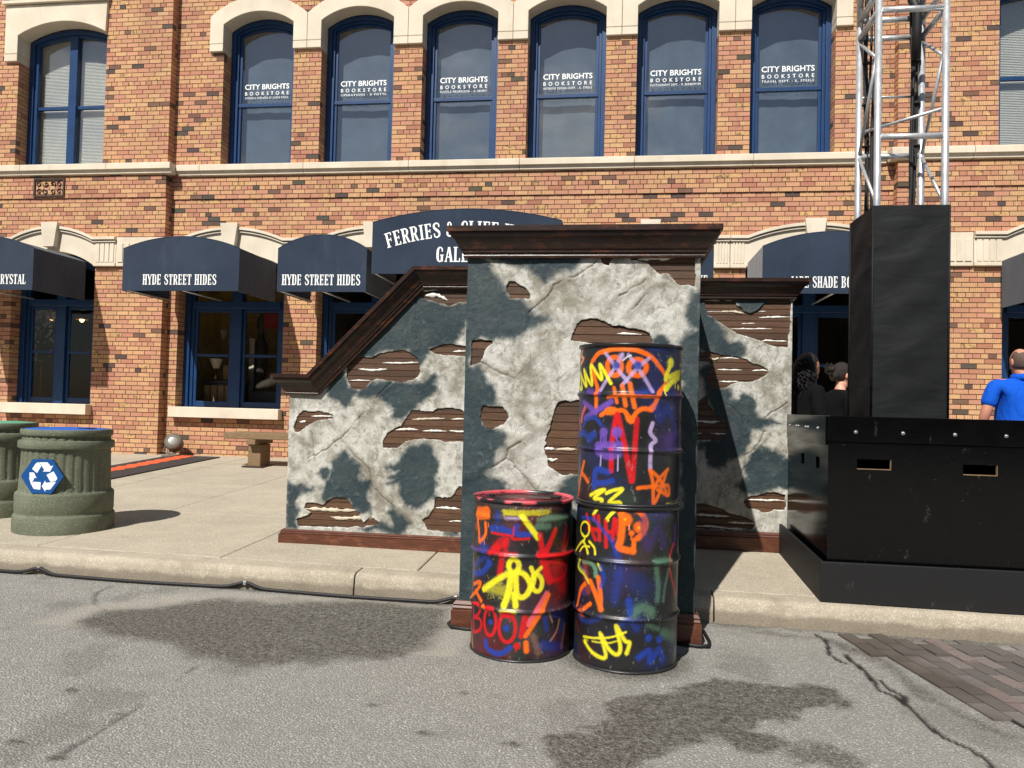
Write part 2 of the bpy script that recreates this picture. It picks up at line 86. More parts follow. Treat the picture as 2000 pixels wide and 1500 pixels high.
SPRAY={'short':[('b',32,.8,.85,[(-395,807),(-391,766)]),('b',34,.6,.95,[(-516,718),(-318,721),(-139,710)]),('b',28,.5,.95,[(2,741),(-30,703),(253,699)]),('b',35,.8,.9,[(-907,651),(-650,608)]),('b',32,.7,.8,[(-1093,485),(-714,547)]),('p',21,.9,.6,[(-1388,578),(-648,591)]),('g',42,.8,.95,[(442,769),(737,786),(1151,768)]),('g',35,.8,.8,[(382,739),(655,740)]),('l',18,.9,.6,[(-208,781),(46,785)]),('y',30,.7,1,[(-236,814),(102,815),(620,819)]),('y',28,.5,1,[(104,799),(201,762),(425,678)]),('r',11,.4,.95,[(-529,694),(-125,688),(-51,671),(244,676)]),('r',6,.4,.9,[(-51,737),(-64,686)]),('r',30,.6,.95,[(-191,663),(-257,632)]),('r',42,.5,1,[(-430,606),(-375,618)]),('r',30,.4,1,[(461,695),(505,631),(600,592)]),('r',30,.4,1,[(806,716),(692,651),(587,593)]),('r',19,.7,.9,[(1157,730),(1038,597)]),('o',21,.9,.5,[(1367,691),(1104,598)]),('r',18,.7,.9,[(-548,590),(4,590)]),('r',21,.5,1,[(420,585),(1624,568)]),('o',42,.25,1,[(-1012,799),(-659,812)]),('o',35,.25,1,[(-1005,768),(-638,782)]),('o',21,.2,1,[(-1001,751),(-927,685),(-903,631)]),('o',19,.2,1,[(-704,742),(-695,678),(-878,628)]),('o',4,.1,1,[(-729,645),(-720,625)]),('o',4,.1,1,[(-624,745),(-617,725)]),('o',4,.1,1,[(-1085,727),(-1065,689)]),('r',130,.95,.85,[(872,514),(1100,401)]),('r',46,.4,1,[(491,596),(598,507),(695,443)]),('r',20,.5,.9,[(552,537),(833,545),(1194,501),(1044,448),(743,438)]),('r',31,.7,.9,[(-543,588),(-275,663),(-185,578)]),('r',31,.6,.9,[(-267,575),(-314,472)]),('b',32,.5,.9,[(-1160,437),(-755,467),(-570,528)]),('b',31,.8,.7,[(-824,613),(-535,522)]),('y',26,.3,1,[(62,528),(57,515),(41,504),(16,496),(-15,491),(-49,490),(-82,494),(-109,502),(-127,512),(-135,524),(-130,537),(-113,548),(-87,557),(-56,562),(-22,562),(11,558),(37,551),(55,540),(62,528)]),('y',31,.6,.95,[(-176,476),(-369,441),(-700,374)]),('y',34,.35,1,[(-84,486),(-127,383),(-214,305)]),('y',28,.35,1,[(-122,478),(134,489),(293,424),(195,363),(42,372),(7,480)]),('y',21,.3,1,[(298,518),(368,460),(308,402)]),('y',23,.3,1,[(528,432),(523,417),(505,404),(478,394),(445,389),(410,390),(376,396),(349,406),(330,419),(323,435),(328,450),(344,463),(369,473),(402,478),(437,478),(471,472),(500,462),(520,448),(528,432)]),('y',18,.3,1,[(498,516),(340,474)]),('y',31,.4,1,[(-9,371),(17,311)]),('y',69,.9,.6,[(-520,391),(-140,383)]),('y',23,.7,.8,[(-266,271),(-1,278)]),('o',20,.2,1,[(-1137,377),(-814,405),(-999,341),(-1388,288)]),('o',21,.25,1,[(-1001,349),(-775,307)]),('b',57,.9,.85,[(566,95),(1072,60)]),('b',34,.8,.8,[(606,238),(653,179)]),('b',39,.85,.85,[(793,254),(1138,237),(1016,152)]),('t',12,.4,.85,[(968,216),(902,158),(746,112)]),('c',21,.8,.9,[(1326,217),(1295,36)]),('t',25,.85,.8,[(1174,176),(1071,63)]),('t',39,.97,.6,[(373,143),(479,57)]),('t',8,.3,.8,[(687,269),(782,211)]),('k',30,.35,1,[(635,371),(446,291),(271,213)]),('o',23,.25,1,[(677,363),(474,257),(218,147)]),('o',27,.4,1,[(233,110),(246,67)]),('o',11,.5,.9,[(-1244,161),(-1095,20)]),('o',18,.6,.9,[(-696,283),(-641,273)]),('r',15,.15,1,[(-1110,266),(-1092,184),(-1055,114)]),('r',15,.15,1,[(-1110,266),(-888,285),(-792,264),(-865,225),(-1040,195),(-826,203),(-748,178),(-816,139),(-1043,110)]),('r',16,.15,1,[(-375,213),(-380,187),(-401,163),(-434,144),(-478,133),(-528,130),(-578,136),(-621,151),(-653,172),(-666,197),(-659,223),(-634,248),(-594,267),(-545,279),(-495,281),(-448,275),(-411,259),(-386,238),(-375,213)]),('r',17,.15,1,[(26,192),(19,165),(-7,141),(-48,123),(-100,112),(-157,110),(-212,118),(-259,134),(-292,156),(-305,182),(-297,209),(-269,234),(-225,253),(-171,264),(-113,266),(-60,258),(-15,241),(14,218),(26,192)]),('r',25,.2,1,[(-574,277),(-452,276)]),('r',27,.2,1,[(-222,255),(-63,257)]),('r',30,.2,1,[(203,247),(173,190)]),('r',25,.2,1,[(173,190),(136,147)]),('r',35,.15,1,[(64,93)]),('r',4,.1,1,[(53,83),(41,64)]),('r',3,.1,1,[(-538,268),(-530,237)]),('r',3,.1,1,[(-85,239),(-77,221)]),('b',28,.5,1,[(-496,203)]),('b',34,.5,1,[(-153,184)]),('b',28,.35,1,[(-618,92),(-564,58),(-371,40),(-190,52),(-71,83)])],'tall':[('b',21,.9,.8,[(374,1737),(657,1738),(1117,1741)]),('p',32,.9,.8,[(-924,1500),(-791,1490)]),('p',25,.7,.9,[(-663,1497),(-617,1477)]),('b',25,.9,.8,[(108,1493),(270,1498),(429,1509)]),('o',22,.25,1,[(-461,1716),(-654,1705),(-778,1675),(-845,1649),(-804,1601),(-732,1554),(-680,1513),(-695,1480),(-705,1446),(-700,1399)]),('o',22,.25,1,[(-568,1711),(-385,1722),(-147,1724),(58,1721),(244,1705),(416,1677),(550,1639),(669,1604),(734,1581),(721,1545),(646,1521),(549,1490),(511,1457),(460,1427),(398,1407),(218,1406),(105,1382),(28,1339),(-29,1351),(-77,1381),(-147,1396),(-286,1392),(-384,1401),(-485,1384),(-579,1367)]),('o',28,.3,1,[(-265,1734),(-148,1737)]),('o',32,.2,1,[(398,1407),(436,1417)]),('o',39,.2,1,[(-434,1388),(-310,1392)]),('o',35,.2,1,[(-7,1352),(28,1345)]),('o',25,.2,1,[(-187,1632),(-194,1615),(-216,1601),(-251,1590),(-295,1584),(-343,1584),(-390,1590),(-430,1601),(-456,1615),(-467,1632),(-459,1648),(-435,1663),(-397,1673),(-351,1679),(-302,1679),(-257,1673),(-220,1662),(-196,1648),(-187,1632)]),('o',27,.2,1,[(285,1628),(275,1614),(246,1601),(202,1591),(148,1586),(90,1586),(36,1590),(-8,1599),(-38,1611),(-49,1625),(-40,1640),(-12,1652),(31,1661),(84,1667),(142,1667),(197,1663),(243,1654),(273,1642),(285,1628)]),('l',17,.5,.85,[(-499,1700),(-305,1633),(-66,1551)]),('l',17,.5,.85,[(-168,1696),(-328,1620),(-605,1503)]),('l',17,.5,.85,[(-54,1693),(122,1628),(429,1502)]),('l',17,.5,.85,[(329,1676),(122,1625),(-168,1528)]),('b',39,.6,1,[(-281,1636)]),('b',46,.6,1,[(121,1638)]),('w',5,.2,.9,[(-155,1665),(-76,1683),(-8,1690)]),('l',28,.7,.7,[(-203,1689),(-167,1679)]),('o',16,.3,.9,[(-320,1517),(-287,1481),(-254,1438)]),('o',21,.3,.95,[(-162,1528),(-124,1475),(-91,1423)]),('o',22,.3,1,[(-14,1538),(30,1476),(80,1414)]),('o',14,.4,.95,[(-440,1464),(-175,1475),(98,1474),(509,1473)]),('y',16,.25,1,[(-1520,1537),(-1207,1508),(-1367,1603),(-1005,1524),(-1128,1618),(-831,1530),(-873,1642),(-582,1560),(-633,1644),(-383,1540)]),('y',50,.2,1,[(848,1660)]),('y',25,.2,1,[(813,1636),(733,1591),(719,1568)]),('y',27,.5,.9,[(801,1582),(1002,1601),(1259,1615)]),('y',32,.3,1,[(1180,1587),(898,1557),(723,1518)]),('y',21,.3,1,[(1274,1656)]),('y',27,.4,1,[(1155,1529)]),('y',5,.1,1,[(685,1511),(692,1481)]),('y',4,.1,1,[(1008,1558),(1012,1524)]),('e',14,.15,1,[(-1245,1733),(-1308,1696),(-1157,1680),(-1351,1648)]),('p',29,.6,.9,[(-1108,1435),(-857,1406),(-706,1378)]),('p',29,.5,.95,[(-370,1441),(-674,1393),(-1034,1346)]),('k',23,.5,.8,[(-1043,1406),(-1162,1368),(-1192,1330)]),('k',17,.5,.7,[(-1356,1344),(-1270,1285)]),('b',20,.4,.9,[(-1114,1301),(-981,1339),(-811,1352),(-669,1342),(-572,1314)]),('b',35,.5,.8,[(-1399,1253),(-1077,1265),(-921,1244),(-728,1262),(-876,1230)]),('b',46,.9,.6,[(502,1415),(581,1351),(813,1410),(1059,1287)]),('p',84,.95,.6,[(831,1237),(1125,1272)]),('d',123,.95,.7,[(687,1230),(1071,1214)]),('r',25,.2,1,[(-248,1374),(-294,1310),(-327,1231),(-341,1070)]),('r',26,.25,.95,[(-235,1374),(-112,1233),(-31,1128),(51,1019)]),('r',25,.2,.9,[(126,1349),(99,1200),(63,1023)]),('p',48,.3,1,[(-509,1275)]),('p',55,.3,1,[(-240,1278)]),('p',7,.15,1,[(-566,1256),(-568,1213)]),('p',7,.15,1,[(-513,1257),(-503,1207)]),('p',7,.15,1,[(-462,1258),(-457,1204)]),('p',7,.15,1,[(-264,1253),(-206,1218)]),('p',46,.5,.95,[(-604,1169),(-414,1151),(-207,1168)]),('p',31,.5,.9,[(-639,1205),(-185,1211)]),('l',5,.1,.9,[(-557,1149),(-567,1091)]),('l',5,.1,.9,[(-211,1154),(-210,1072)]),('l',20,.25,1,[(432,1329),(387,1279),(501,1241),(406,1215),(396,1166),(402,1088)]),('o',20,.2,.85,[(-1032,1103),(-1130,1045),(-1233,986),(-1315,909)]),('o',23,.25,.85,[(-1129,1041),(-984,1023),(-889,1000)]),('b',14,.6,.7,[(-1228,1136),(-1308,1059)]),('b',32,.25,1,[(-699,976),(-690,1052),(-611,1072),(-407,1062)]),('b',29,.3,1,[(-701,998),(-486,1001),(-311,1017)]),('o',18,.35,.9,[(398,1081),(460,1016),(471,960),(482,895)]),('o',18,.35,.9,[(411,1078),(600,1035),(831,943)]),('o',18,.35,.9,[(816,1083),(600,1035),(495,986)]),('o',18,.35,.9,[(167,983),(368,991),(790,997),(865,969),(831,943),(563,976)]),('o',18,.35,.9,[(783,1073),(634,972),(489,895)]),('y',16,.15,1,[(-797,927),(-626,952),(-463,966),(-698,914),(-511,912),(-604,867),(-704,827)]),('y',16,.15,1,[(-423,948),(-278,967),(-116,973),(-369,900),(-145,901),(-388,817),(-387,806)]),('y',25,.7,.9,[(-808,870)]),('y',21,.7,.9,[(-393,883)]),('g',14,.9,.5,[(1254,907),(800,898)]),('y',5,.5,.7,[(1305,919),(1108,894),(800,898)]),('r',19,.3,.95,[(-895,820),(-853,791),(-778,754),(-645,693)]),('r',19,.3,.95,[(-585,821),(-546,694)]),('r',19,.3,.95,[(-424,800),(-406,662)]),('r',19,.3,.95,[(-255,814),(-269,765),(-282,702)]),('r',19,.3,.95,[(-830,745),(-537,747)]),('r',19,.3,.95,[(-688,818),(-686,798)]),('r',19,.3,.95,[(-381,742),(-321,744)]),('r',19,.3,.95,[(-231,811),(-179,734)]),('b',18,.4,.85,[(-1049,797),(-717,800),(-484,752),(-305,698),(-206,629)]),('b',46,.8,.6,[(-221,677),(-150,558),(-224,380)]),('o',28,.2,1,[(-129,839),(-85,866),(27,876),(176,866),(283,837),(333,798),(300,755),(186,719)]),('o',34,.2,1,[(-118,843),(-107,768),(-131,702),(-163,669),(-71,658),(99,651)]),('o',65,.2,1,[(-37,815)]),('o',58,.2,1,[(205,778)]),('o',28,.15,1,[(70,744)]),('o',22,.25,1,[(111,647),(118,709)]),('y',14,.9,.7,[(-54,816)]),('y',14,.9,.6,[(205,775)]),('o',4,.1,1,[(71,738),(63,712)]),('e',4,.1,1,[(22,789),(26,760)]),('y',9,.2,1,[(-803,743),(-808,729),(-829,716),(-862,706),(-905,699),(-956,697),(-1008,699),(-1056,706),(-1091,717),(-1106,730),(-1096,744),(-1065,758),(-1019,769),(-967,776),(-916,778),(-870,775),(-835,768),(-812,757),(-803,743)]),('y',11,.25,1,[(-1337,602),(-1106,652),(-939,684),(-1022,707)]),('y',14,.25,1,[(-980,668),(-892,642),(-832,612)]),('y',9,.3,1,[(-1112,609),(-976,641),(-800,647)]),('y',11,.3,1,[(-804,676),(-671,649),(-638,614)]),('d',46,.7,.9,[(290,817),(379,668),(598,772),(738,677)]),('p',31,.8,.6,[(1145,773),(1096,666)]),('d',84,.95,.7,[(365,859),(722,848)]),('y',17,.3,.9,[(-1071,569),(-1198,517),(-955,495),(-784,454)]),('g',26,.4,.95,[(-964,560),(-760,564),(-639,541),(-619,499)]),('y',12,.2,1,[(-564,565),(-503,536)]),('g',18,.5,.8,[(-1213,576),(-1093,523),(-911,505)]),('k',46,.95,.4,[(-915,534),(-817,409)]),('p',46,.9,.5,[(-941,394)]),('o',23,.25,1,[(-1187,308),(-1070,393),(-902,440)]),('o',28,.25,1,[(-749,463),(-610,399),(-485,327)]),('o',26,.25,1,[(-558,491),(-506,404),(-499,327)]),('o',20,.25,1,[(-907,306),(-736,342)]),('o',46,.8,.9,[(-996,278)]),('b',23,.6,.8,[(-504,554),(-443,499),(-495,448)]),('r',12,.5,.9,[(1047,679),(902,587),(1007,497),(1227,384)]),('g',35,.9,.8,[(553,596),(901,594)]),('g',35,.9,.8,[(570,567),(624,467),(615,390)]),('g',20,.8,.7,[(906,551),(796,448),(766,378)]),('g',58,.9,.85,[(125,325),(298,353),(487,329)]),('g',61,.95,.7,[(783,207),(1296,132),(1222,15)]),('g',31,.95,.5,[(410,261),(644,234)]),('b',35,.4,.9,[(47,387),(75,328)]),('b',38,.8,.7,[(-91,261),(54,289),(205,241)]),('b',123,.97,.45,[(-61,525),(238,472)]),('c',11,.6,.9,[(-1252,218),(-1088,165)]),('b',25,.8,.7,[(-1097,247),(-795,242),(-475,281)]),('y',18,.6,.95,[(-872,127),(-650,84),(-370,78),(-494,198),(-312,123),(-148,100),(-94,144),(-182,251),(-17,178),(74,166),(21,111)]),('y',9,.4,.9,[(-915,153),(-545,169),(-247,190),(2,223)]),('y',7,.5,.7,[(-671,145),(-363,153),(-153,171)]),('y',32,.8,.9,[(-854,135)]),('b',37,.4,1,[(436,191)]),('b',42,.4,1,[(684,177)]),('b',32,.6,.95,[(250,90),(454,123),(484,64),(674,126),(774,66)]),('d',14,.9,.6,[(-1350,114),(-1268,53)])]}


# ------------------------------------------------------------------ helpers
def wloc(p):
    return p.location.copy() if (p is not None and p.type == 'EMPTY') else Vector((0, 0, 0))

def attach(o, parent):
    if parent is not None:
        o.parent = parent
        o.matrix_parent_inverse = Matrix.Translation(-wloc(parent))

def tag(o, label=None, cat=None, group=None, kind=None):
    if label: o['label'] = label
    if cat: o['category'] = cat
    if group: o['group'] = group
    if kind: o['kind'] = kind
    return o

def thing(name, label, cat, loc=(0, 0, 0), group=None):
    o = bpy.data.objects.new(name, None)
    o.empty_display_size = 0.1
    COL.objects.link(o)
    o.location = loc
    return tag(o, label, cat, group)

def put(name, me, parent=None, mat=None):
    o = bpy.data.objects.new(name, me)
    COL.objects.link(o)
    if mat is not None:
        me.materials.clear(); me.materials.append(mat)
    attach(o, parent)
    return o

class MB:
    def __init__(s):
        s.v = []; s.f = []
    def add(s, vs_, fs):
        b = len(s.v); s.v += [tuple(p) for p in vs_]; s.f += [tuple(i + b for i in f) for f in fs]
        return s
    def box(s, x0, x1, y0, y1, z0, z1):
        return s.add([(x0, y0, z0), (x1, y0, z0), (x1, y1, z0), (x0, y1, z0), (x0, y0, z1), (x1, y0, z1), (x1, y1, z1), (x0, y1, z1)],
                     [(0, 3, 2, 1), (4, 5, 6, 7), (0, 1, 5, 4), (1, 2, 6, 5), (2, 3, 7, 6), (3, 0, 4, 7)])
    def prism(s, poly, y0, y1):                      # polygon in X,Z drawn anticlockwise as seen from -Y
        n = len(poly)
        a = sum(poly[i][0] * poly[(i + 1) % n][1] - poly[(i + 1) % n][0] * poly[i][1] for i in range(n))
        if a < 0: poly = poly[::-1]
        vs_ = [(x, y0, z) for x, z in poly] + [(x, y1, z) for x, z in poly]
        fs = [tuple(range(n)), tuple(range(2 * n - 1, n - 1, -1))]
        fs += [(i, i + n, (i + 1) % n + n, (i + 1) % n) for i in range(n)]
        return s.add(vs_, fs)
    def zprism(s, poly, z0, z1):                     # polygon in X,Y
        n = len(poly)
        a = sum(poly[i][0] * poly[(i + 1) % n][1] - poly[(i + 1) % n][0] * poly[i][1] for i in range(n))
        if a < 0: poly = poly[::-1]
        vs_ = [(x, y, z0) for x, y in poly] + [(x, y, z1) for x, y in poly]
        fs = [tuple(range(n - 1, -1, -1)), tuple(range(n, 2 * n))]
        fs += [(i, (i + 1) % n, (i + 1) % n + n, i + n) for i in range(n)]
        return s.add(vs_, fs)
    def tube(s, pts, r, n=8, cap=True):
        pts = [Vector(p) for p in pts]
        rs = r if isinstance(r, (list, tuple)) else [r] * len(pts)
        rings = []
        up = None
        for i, p in enumerate(pts):
            d = (pts[min(i + 1, len(pts) - 1)] - pts[max(i - 1, 0)]).normalized()
            if up is None:
                up = Vector((0, 0, 1)) if abs(d.z) < .9 else Vector((1, 0, 0))
            x = d.cross(up)
            if x.length < 1e-5: x = d.cross(Vector((0, 1, 0)))
            x.normalize(); y = x.cross(d).normalized(); up = y
            rings.append([p + (x * math.cos(2 * math.pi * k / n) + y * math.sin(2 * math.pi * k / n)) * rs[i] for k in range(n)])
        vs_ = [q for g in rings for q in g]
        fs = []
        for i in range(len(pts) - 1):
            for k in range(n):
                fs.append((i * n + k, (i + 1) * n + k, (i + 1) * n + (k + 1) % n, i * n + (k + 1) % n))
        if cap:
            fs.append(tuple(range(n))); fs.append(tuple(range(len(vs_) - 1, len(vs_) - n - 1, -1)))
        return s.add(vs_, fs)
    def lathe(s, prof, c, n=32, cap=True):           # prof: (r,z)
        cx, cy = c
        vs_ = [(cx + r * math.cos(2 * math.pi * k / n), cy + r * math.sin(2 * math.pi * k / n), z) for r, z in prof for k in range(n)]
        fs = []
        for i in range(len(prof) - 1):
            for k in range(n):
                fs.append((i * n + k, i * n + (k + 1) % n, (i + 1) * n + (k + 1) % n, (i + 1) * n + k))
        if cap:
            fs.append(tuple(range(n - 1, -1, -1))); fs.append(tuple(range((len(prof) - 1) * n, len(prof) * n)))
        return s.add(vs_, fs)
    def mesh(s, name='mesh', smooth=False):
        me = bpy.data.meshes.new(name)
        me.from_pydata(s.v, [], s.f)
        if smooth:
            me.polygons.foreach_set('use_smooth', [True] * len(me.polygons))
        me.update()
        return me
    def build(s, name, mat, parent=None, smooth=False, bevel=0, seg=2):
        me = s.mesh(name, smooth)
        o = put(name, me, parent, mat)
        if bevel:
            b = o.modifiers.new('bevel', 'BEVEL'); b.width = bevel; b.segments = seg; b.limit_method = 'ANGLE'; b.angle_limit = R(35)
        return o

def smooth_angle(o, deg=35):
    me = o.data
    me.polygons.foreach_set('use_smooth', [True] * len(me.polygons))
    bm = bmesh.new(); bm.from_mesh(me)
    for e in bm.edges:
        if len(e.link_faces) == 2 and e.calc_face_angle(0) > R(deg): e.smooth = False
    bm.to_mesh(me); bm.free()
    return o

def copy_tree(o, delta, parent=None):
    c = o.copy(); COL.objects.link(c)
    if parent is None:
        c.location = o.location + Vector(delta)
    else:
        c.parent = parent
        c.matrix_parent_inverse = o.matrix_parent_inverse.copy()
    for ch in list(o.children):
        copy_tree(ch, delta, c)
    return c

def arc(l, r, zs, rise, n=18):                        # segmental arch from (l,zs) up and down to (r,zs)
    w = (r - l) / 2; rad = (w * w + rise * rise) / (2 * rise); a0 = math.asin(min(1, w / rad))
    return [((l + r) / 2 + rad * math.sin(-a0 + 2 * a0 * i / n), zs + rise - rad + rad * math.cos(-a0 + 2 * a0 * i / n)) for i in range(n + 1)]

def fbm(x, y, scale, seed, octv=4):
    out = np.zeros_like(x); amp = 1.0; tot = 0
    for o in range(octv):
        g = np.random.default_rng(seed * 31 + o).random((64, 64))
        u = x * scale * 2 ** o + 100.3; v = y * scale * 2 ** o + 57.7
        iu = np.floor(u).astype(int); iv = np.floor(v).astype(int)
        fu = u - iu; fv = v - iv
        fu = fu * fu * (3 - 2 * fu); fv = fv * fv * (3 - 2 * fv)
        a = g[iu % 64, iv % 64]; b = g[(iu + 1) % 64, iv % 64]; c = g[iu % 64, (iv + 1) % 64]; d = g[(iu + 1) % 64, (iv + 1) % 64]
        out += amp * ((a * (1 - fu) + b * fu) * (1 - fv) + (c * (1 - fu) + d * fu) * fv); tot += amp; amp *= .5
    return out / tot

def seg_dist(px, py, pts):
    best = np.full(px.shape, 1e9)
    if len(pts) == 1: return np.hypot(px - pts[0][0], py - pts[0][1])
    for (ax, ay), (bx, by) in zip(pts[:-1], pts[1:]):
        dx, dy = bx - ax, by - ay; L = dx * dx + dy * dy + 1e-12
        t = np.clip(((px - ax) * dx + (py - ay) * dy) / L, 0, 1)
        best = np.minimum(best, np.hypot(px - ax - t * dx, py - ay - t * dy))
    return best

def poly_sdf(px, py, poly):                            # negative inside
    d = seg_dist(px, py, list(poly) + [poly[0]])
    ins = np.zeros(px.shape, bool)
    n = len(poly)
    for i in range(n):
        (ax, ay), (bx, by) = poly[i], poly[(i + 1) % n]
        c = ((ay > py) != (by > py)) & (px < (bx - ax) * (py - ay) / (by - ay + 1e-12) + ax)
        ins ^= c
    return np.where(ins, -d, d)

def ss(a, b, x):
    t = np.clip((x - a) / (b - a), 0, 1)
    return t * t * (3 - 2 * t)

def np_mesh(name, verts, quads, attrs=None, smooth=True):
    me = bpy.data.meshes.new(name)
    nv, nf = len(verts), len(quads)
    me.vertices.add(nv); me.vertices.foreach_set('co', np.asarray(verts, np.float32).ravel())
    me.loops.add(nf * 4); me.loops.foreach_set('vertex_index', np.asarray(quads, np.int32).ravel())
    me.polygons.add(nf); me.polygons.foreach_set('loop_start', np.arange(0, nf * 4, 4, dtype=np.int32))
    me.polygons.foreach_set('use_smooth', np.full(nf, smooth))
    me.update(calc_edges=True)
    for k, a in (attrs or {}).items():
        at = me.attributes.new(k, 'FLOAT_COLOR', 'POINT')
        at.data.foreach_set('color', np.asarray(a, np.float32).ravel())
    return me

# ------------------------------------------------------------------ materials
def srgb(r, g, b):
    f = lambda c: (c / 255 / 12.92) if c / 255 <= .04045 else ((c / 255 + .055) / 1.055) ** 2.4
    return (f(r), f(g), f(b), 1)

class NT:
    def __init__(s, name):
        s.m = bpy.data.materials.new(name); s.m.use_nodes = True
        s.t = s.m.node_tree; s.b = s.t.nodes['Principled BSDF']; s.out = s.t.nodes['Material Output']
    def n(s, typ, **kw):
        nd = s.t.nodes.new('ShaderNode' + typ)
        for k, v in kw.items():
            if hasattr(nd, k) and k not in ('inputs',): setattr(nd, k, v)
        return nd
    def set(s, nd, **kw):
        for k, v in kw.items(): s.plug(v, nd.inputs[k.replace('_', ' ')])
        return nd
    def plug(s, v, sock):
        if isinstance(v, bpy.types.NodeSocket): s.t.links.new(v, sock)
        else: sock.default_value = v
    def pos(s):
        return s.n('NewGeometry').outputs['Position']
    def noise(s, scale, detail=4, rough=.55, vec=None, dist=0):
        nd = s.n('TexNoise'); s.set(nd, Scale=scale, Detail=detail, Roughness=rough, Distortion=dist)
        s.plug(vec if vec is not None else s.pos(), nd.inputs['Vector'])
        return nd.outputs['Fac']
    def vor(s, scale, vec=None, feature='F1', out='Distance'):
        nd = s.n('TexVoronoi'); nd.feature = feature; s.set(nd, Scale=scale)
        s.plug(vec if vec is not None else s.pos(), nd.inputs['Vector'])
        return nd.outputs[out]
    def ramp(s, fac, *stops):
        nd = s.n('ValToRGB'); s.plug(fac, nd.inputs['Fac'])
        e = nd.color_ramp.elements
        while len(e) < len(stops): e.new(.5)
        for i, (p, c) in enumerate(stops):
            e[i].position = p; e[i].color = c if isinstance(c, tuple) else (c, c, c, 1)
        return nd.outputs['Color']
    def mix(s, fac, a, b, mode='MIX'):
        nd = s.n('MixRGB'); nd.blend_type = mode
        s.plug(fac, nd.inputs['Fac']); s.plug(a, nd.inputs['Color1']); s.plug(b, nd.inputs['Color2'])
        return nd.outputs['Color']
    def math(s, op, a, b=0.0, clamp=False):
        nd = s.n('Math'); nd.operation = op; nd.use_clamp = clamp
        s.plug(a, nd.inputs[0]); s.plug(b, nd.inputs[1])
        return nd.outputs[0]
    def sep(s, vec):
        nd = s.n('SeparateXYZ'); s.plug(vec, nd.inputs[0]); return nd.outputs
    def scale(s, vec, v3):
        nd = s.n('Mapping'); s.plug(vec, nd.inputs['Vector']); nd.inputs['Scale'].default_value = v3
        return nd.outputs['Vector']
    def attr(s, name):
        nd = s.n('Attribute'); nd.attribute_name = name; return nd.outputs
    def bump(s, h, strength=.3, dist=.01):
        nd = s.n('Bump'); s.set(nd, Strength=strength, Distance=dist); s.plug(h, nd.inputs['Height'])
        s.t.links.new(nd.outputs['Normal'], s.b.inputs['Normal']); return nd.outputs['Normal']
    def fin(s, color=None, rough=None, metal=None, spec=None, **kw):
        if color is not None: s.plug(color, s.b.inputs['Base Color'])
        if rough is not None: s.plug(rough, s.b.inputs['Roughness'])
        if metal is not None: s.plug(metal, s.b.inputs['Metallic'])
        if spec is not None: s.plug(spec, s.b.inputs['Specular IOR Level'])
        for k, v in kw.items(): s.plug(v, s.b.inputs[k.replace('_', ' ')])
        return s.m

def simple(name, col, rough=.6, metal=0., var=.18, vscale=6., bscale=60., bstr=.12, bdist=.004, spec=.5, **kw):
    t = NT(name)
    n1 = t.noise(vscale, 5)
    c = t.mix(t.ramp(n1, (.3, 0.), (.7, 1.)), tuple(x * (1 - var) for x in col[:3]) + (1,), tuple(min(1, x * (1 + var)) for x in col[:3]) + (1,))
    if bstr: t.bump(t.noise(bscale, 3), bstr, bdist)
    return t.fin(c, rough, metal, spec, **kw)

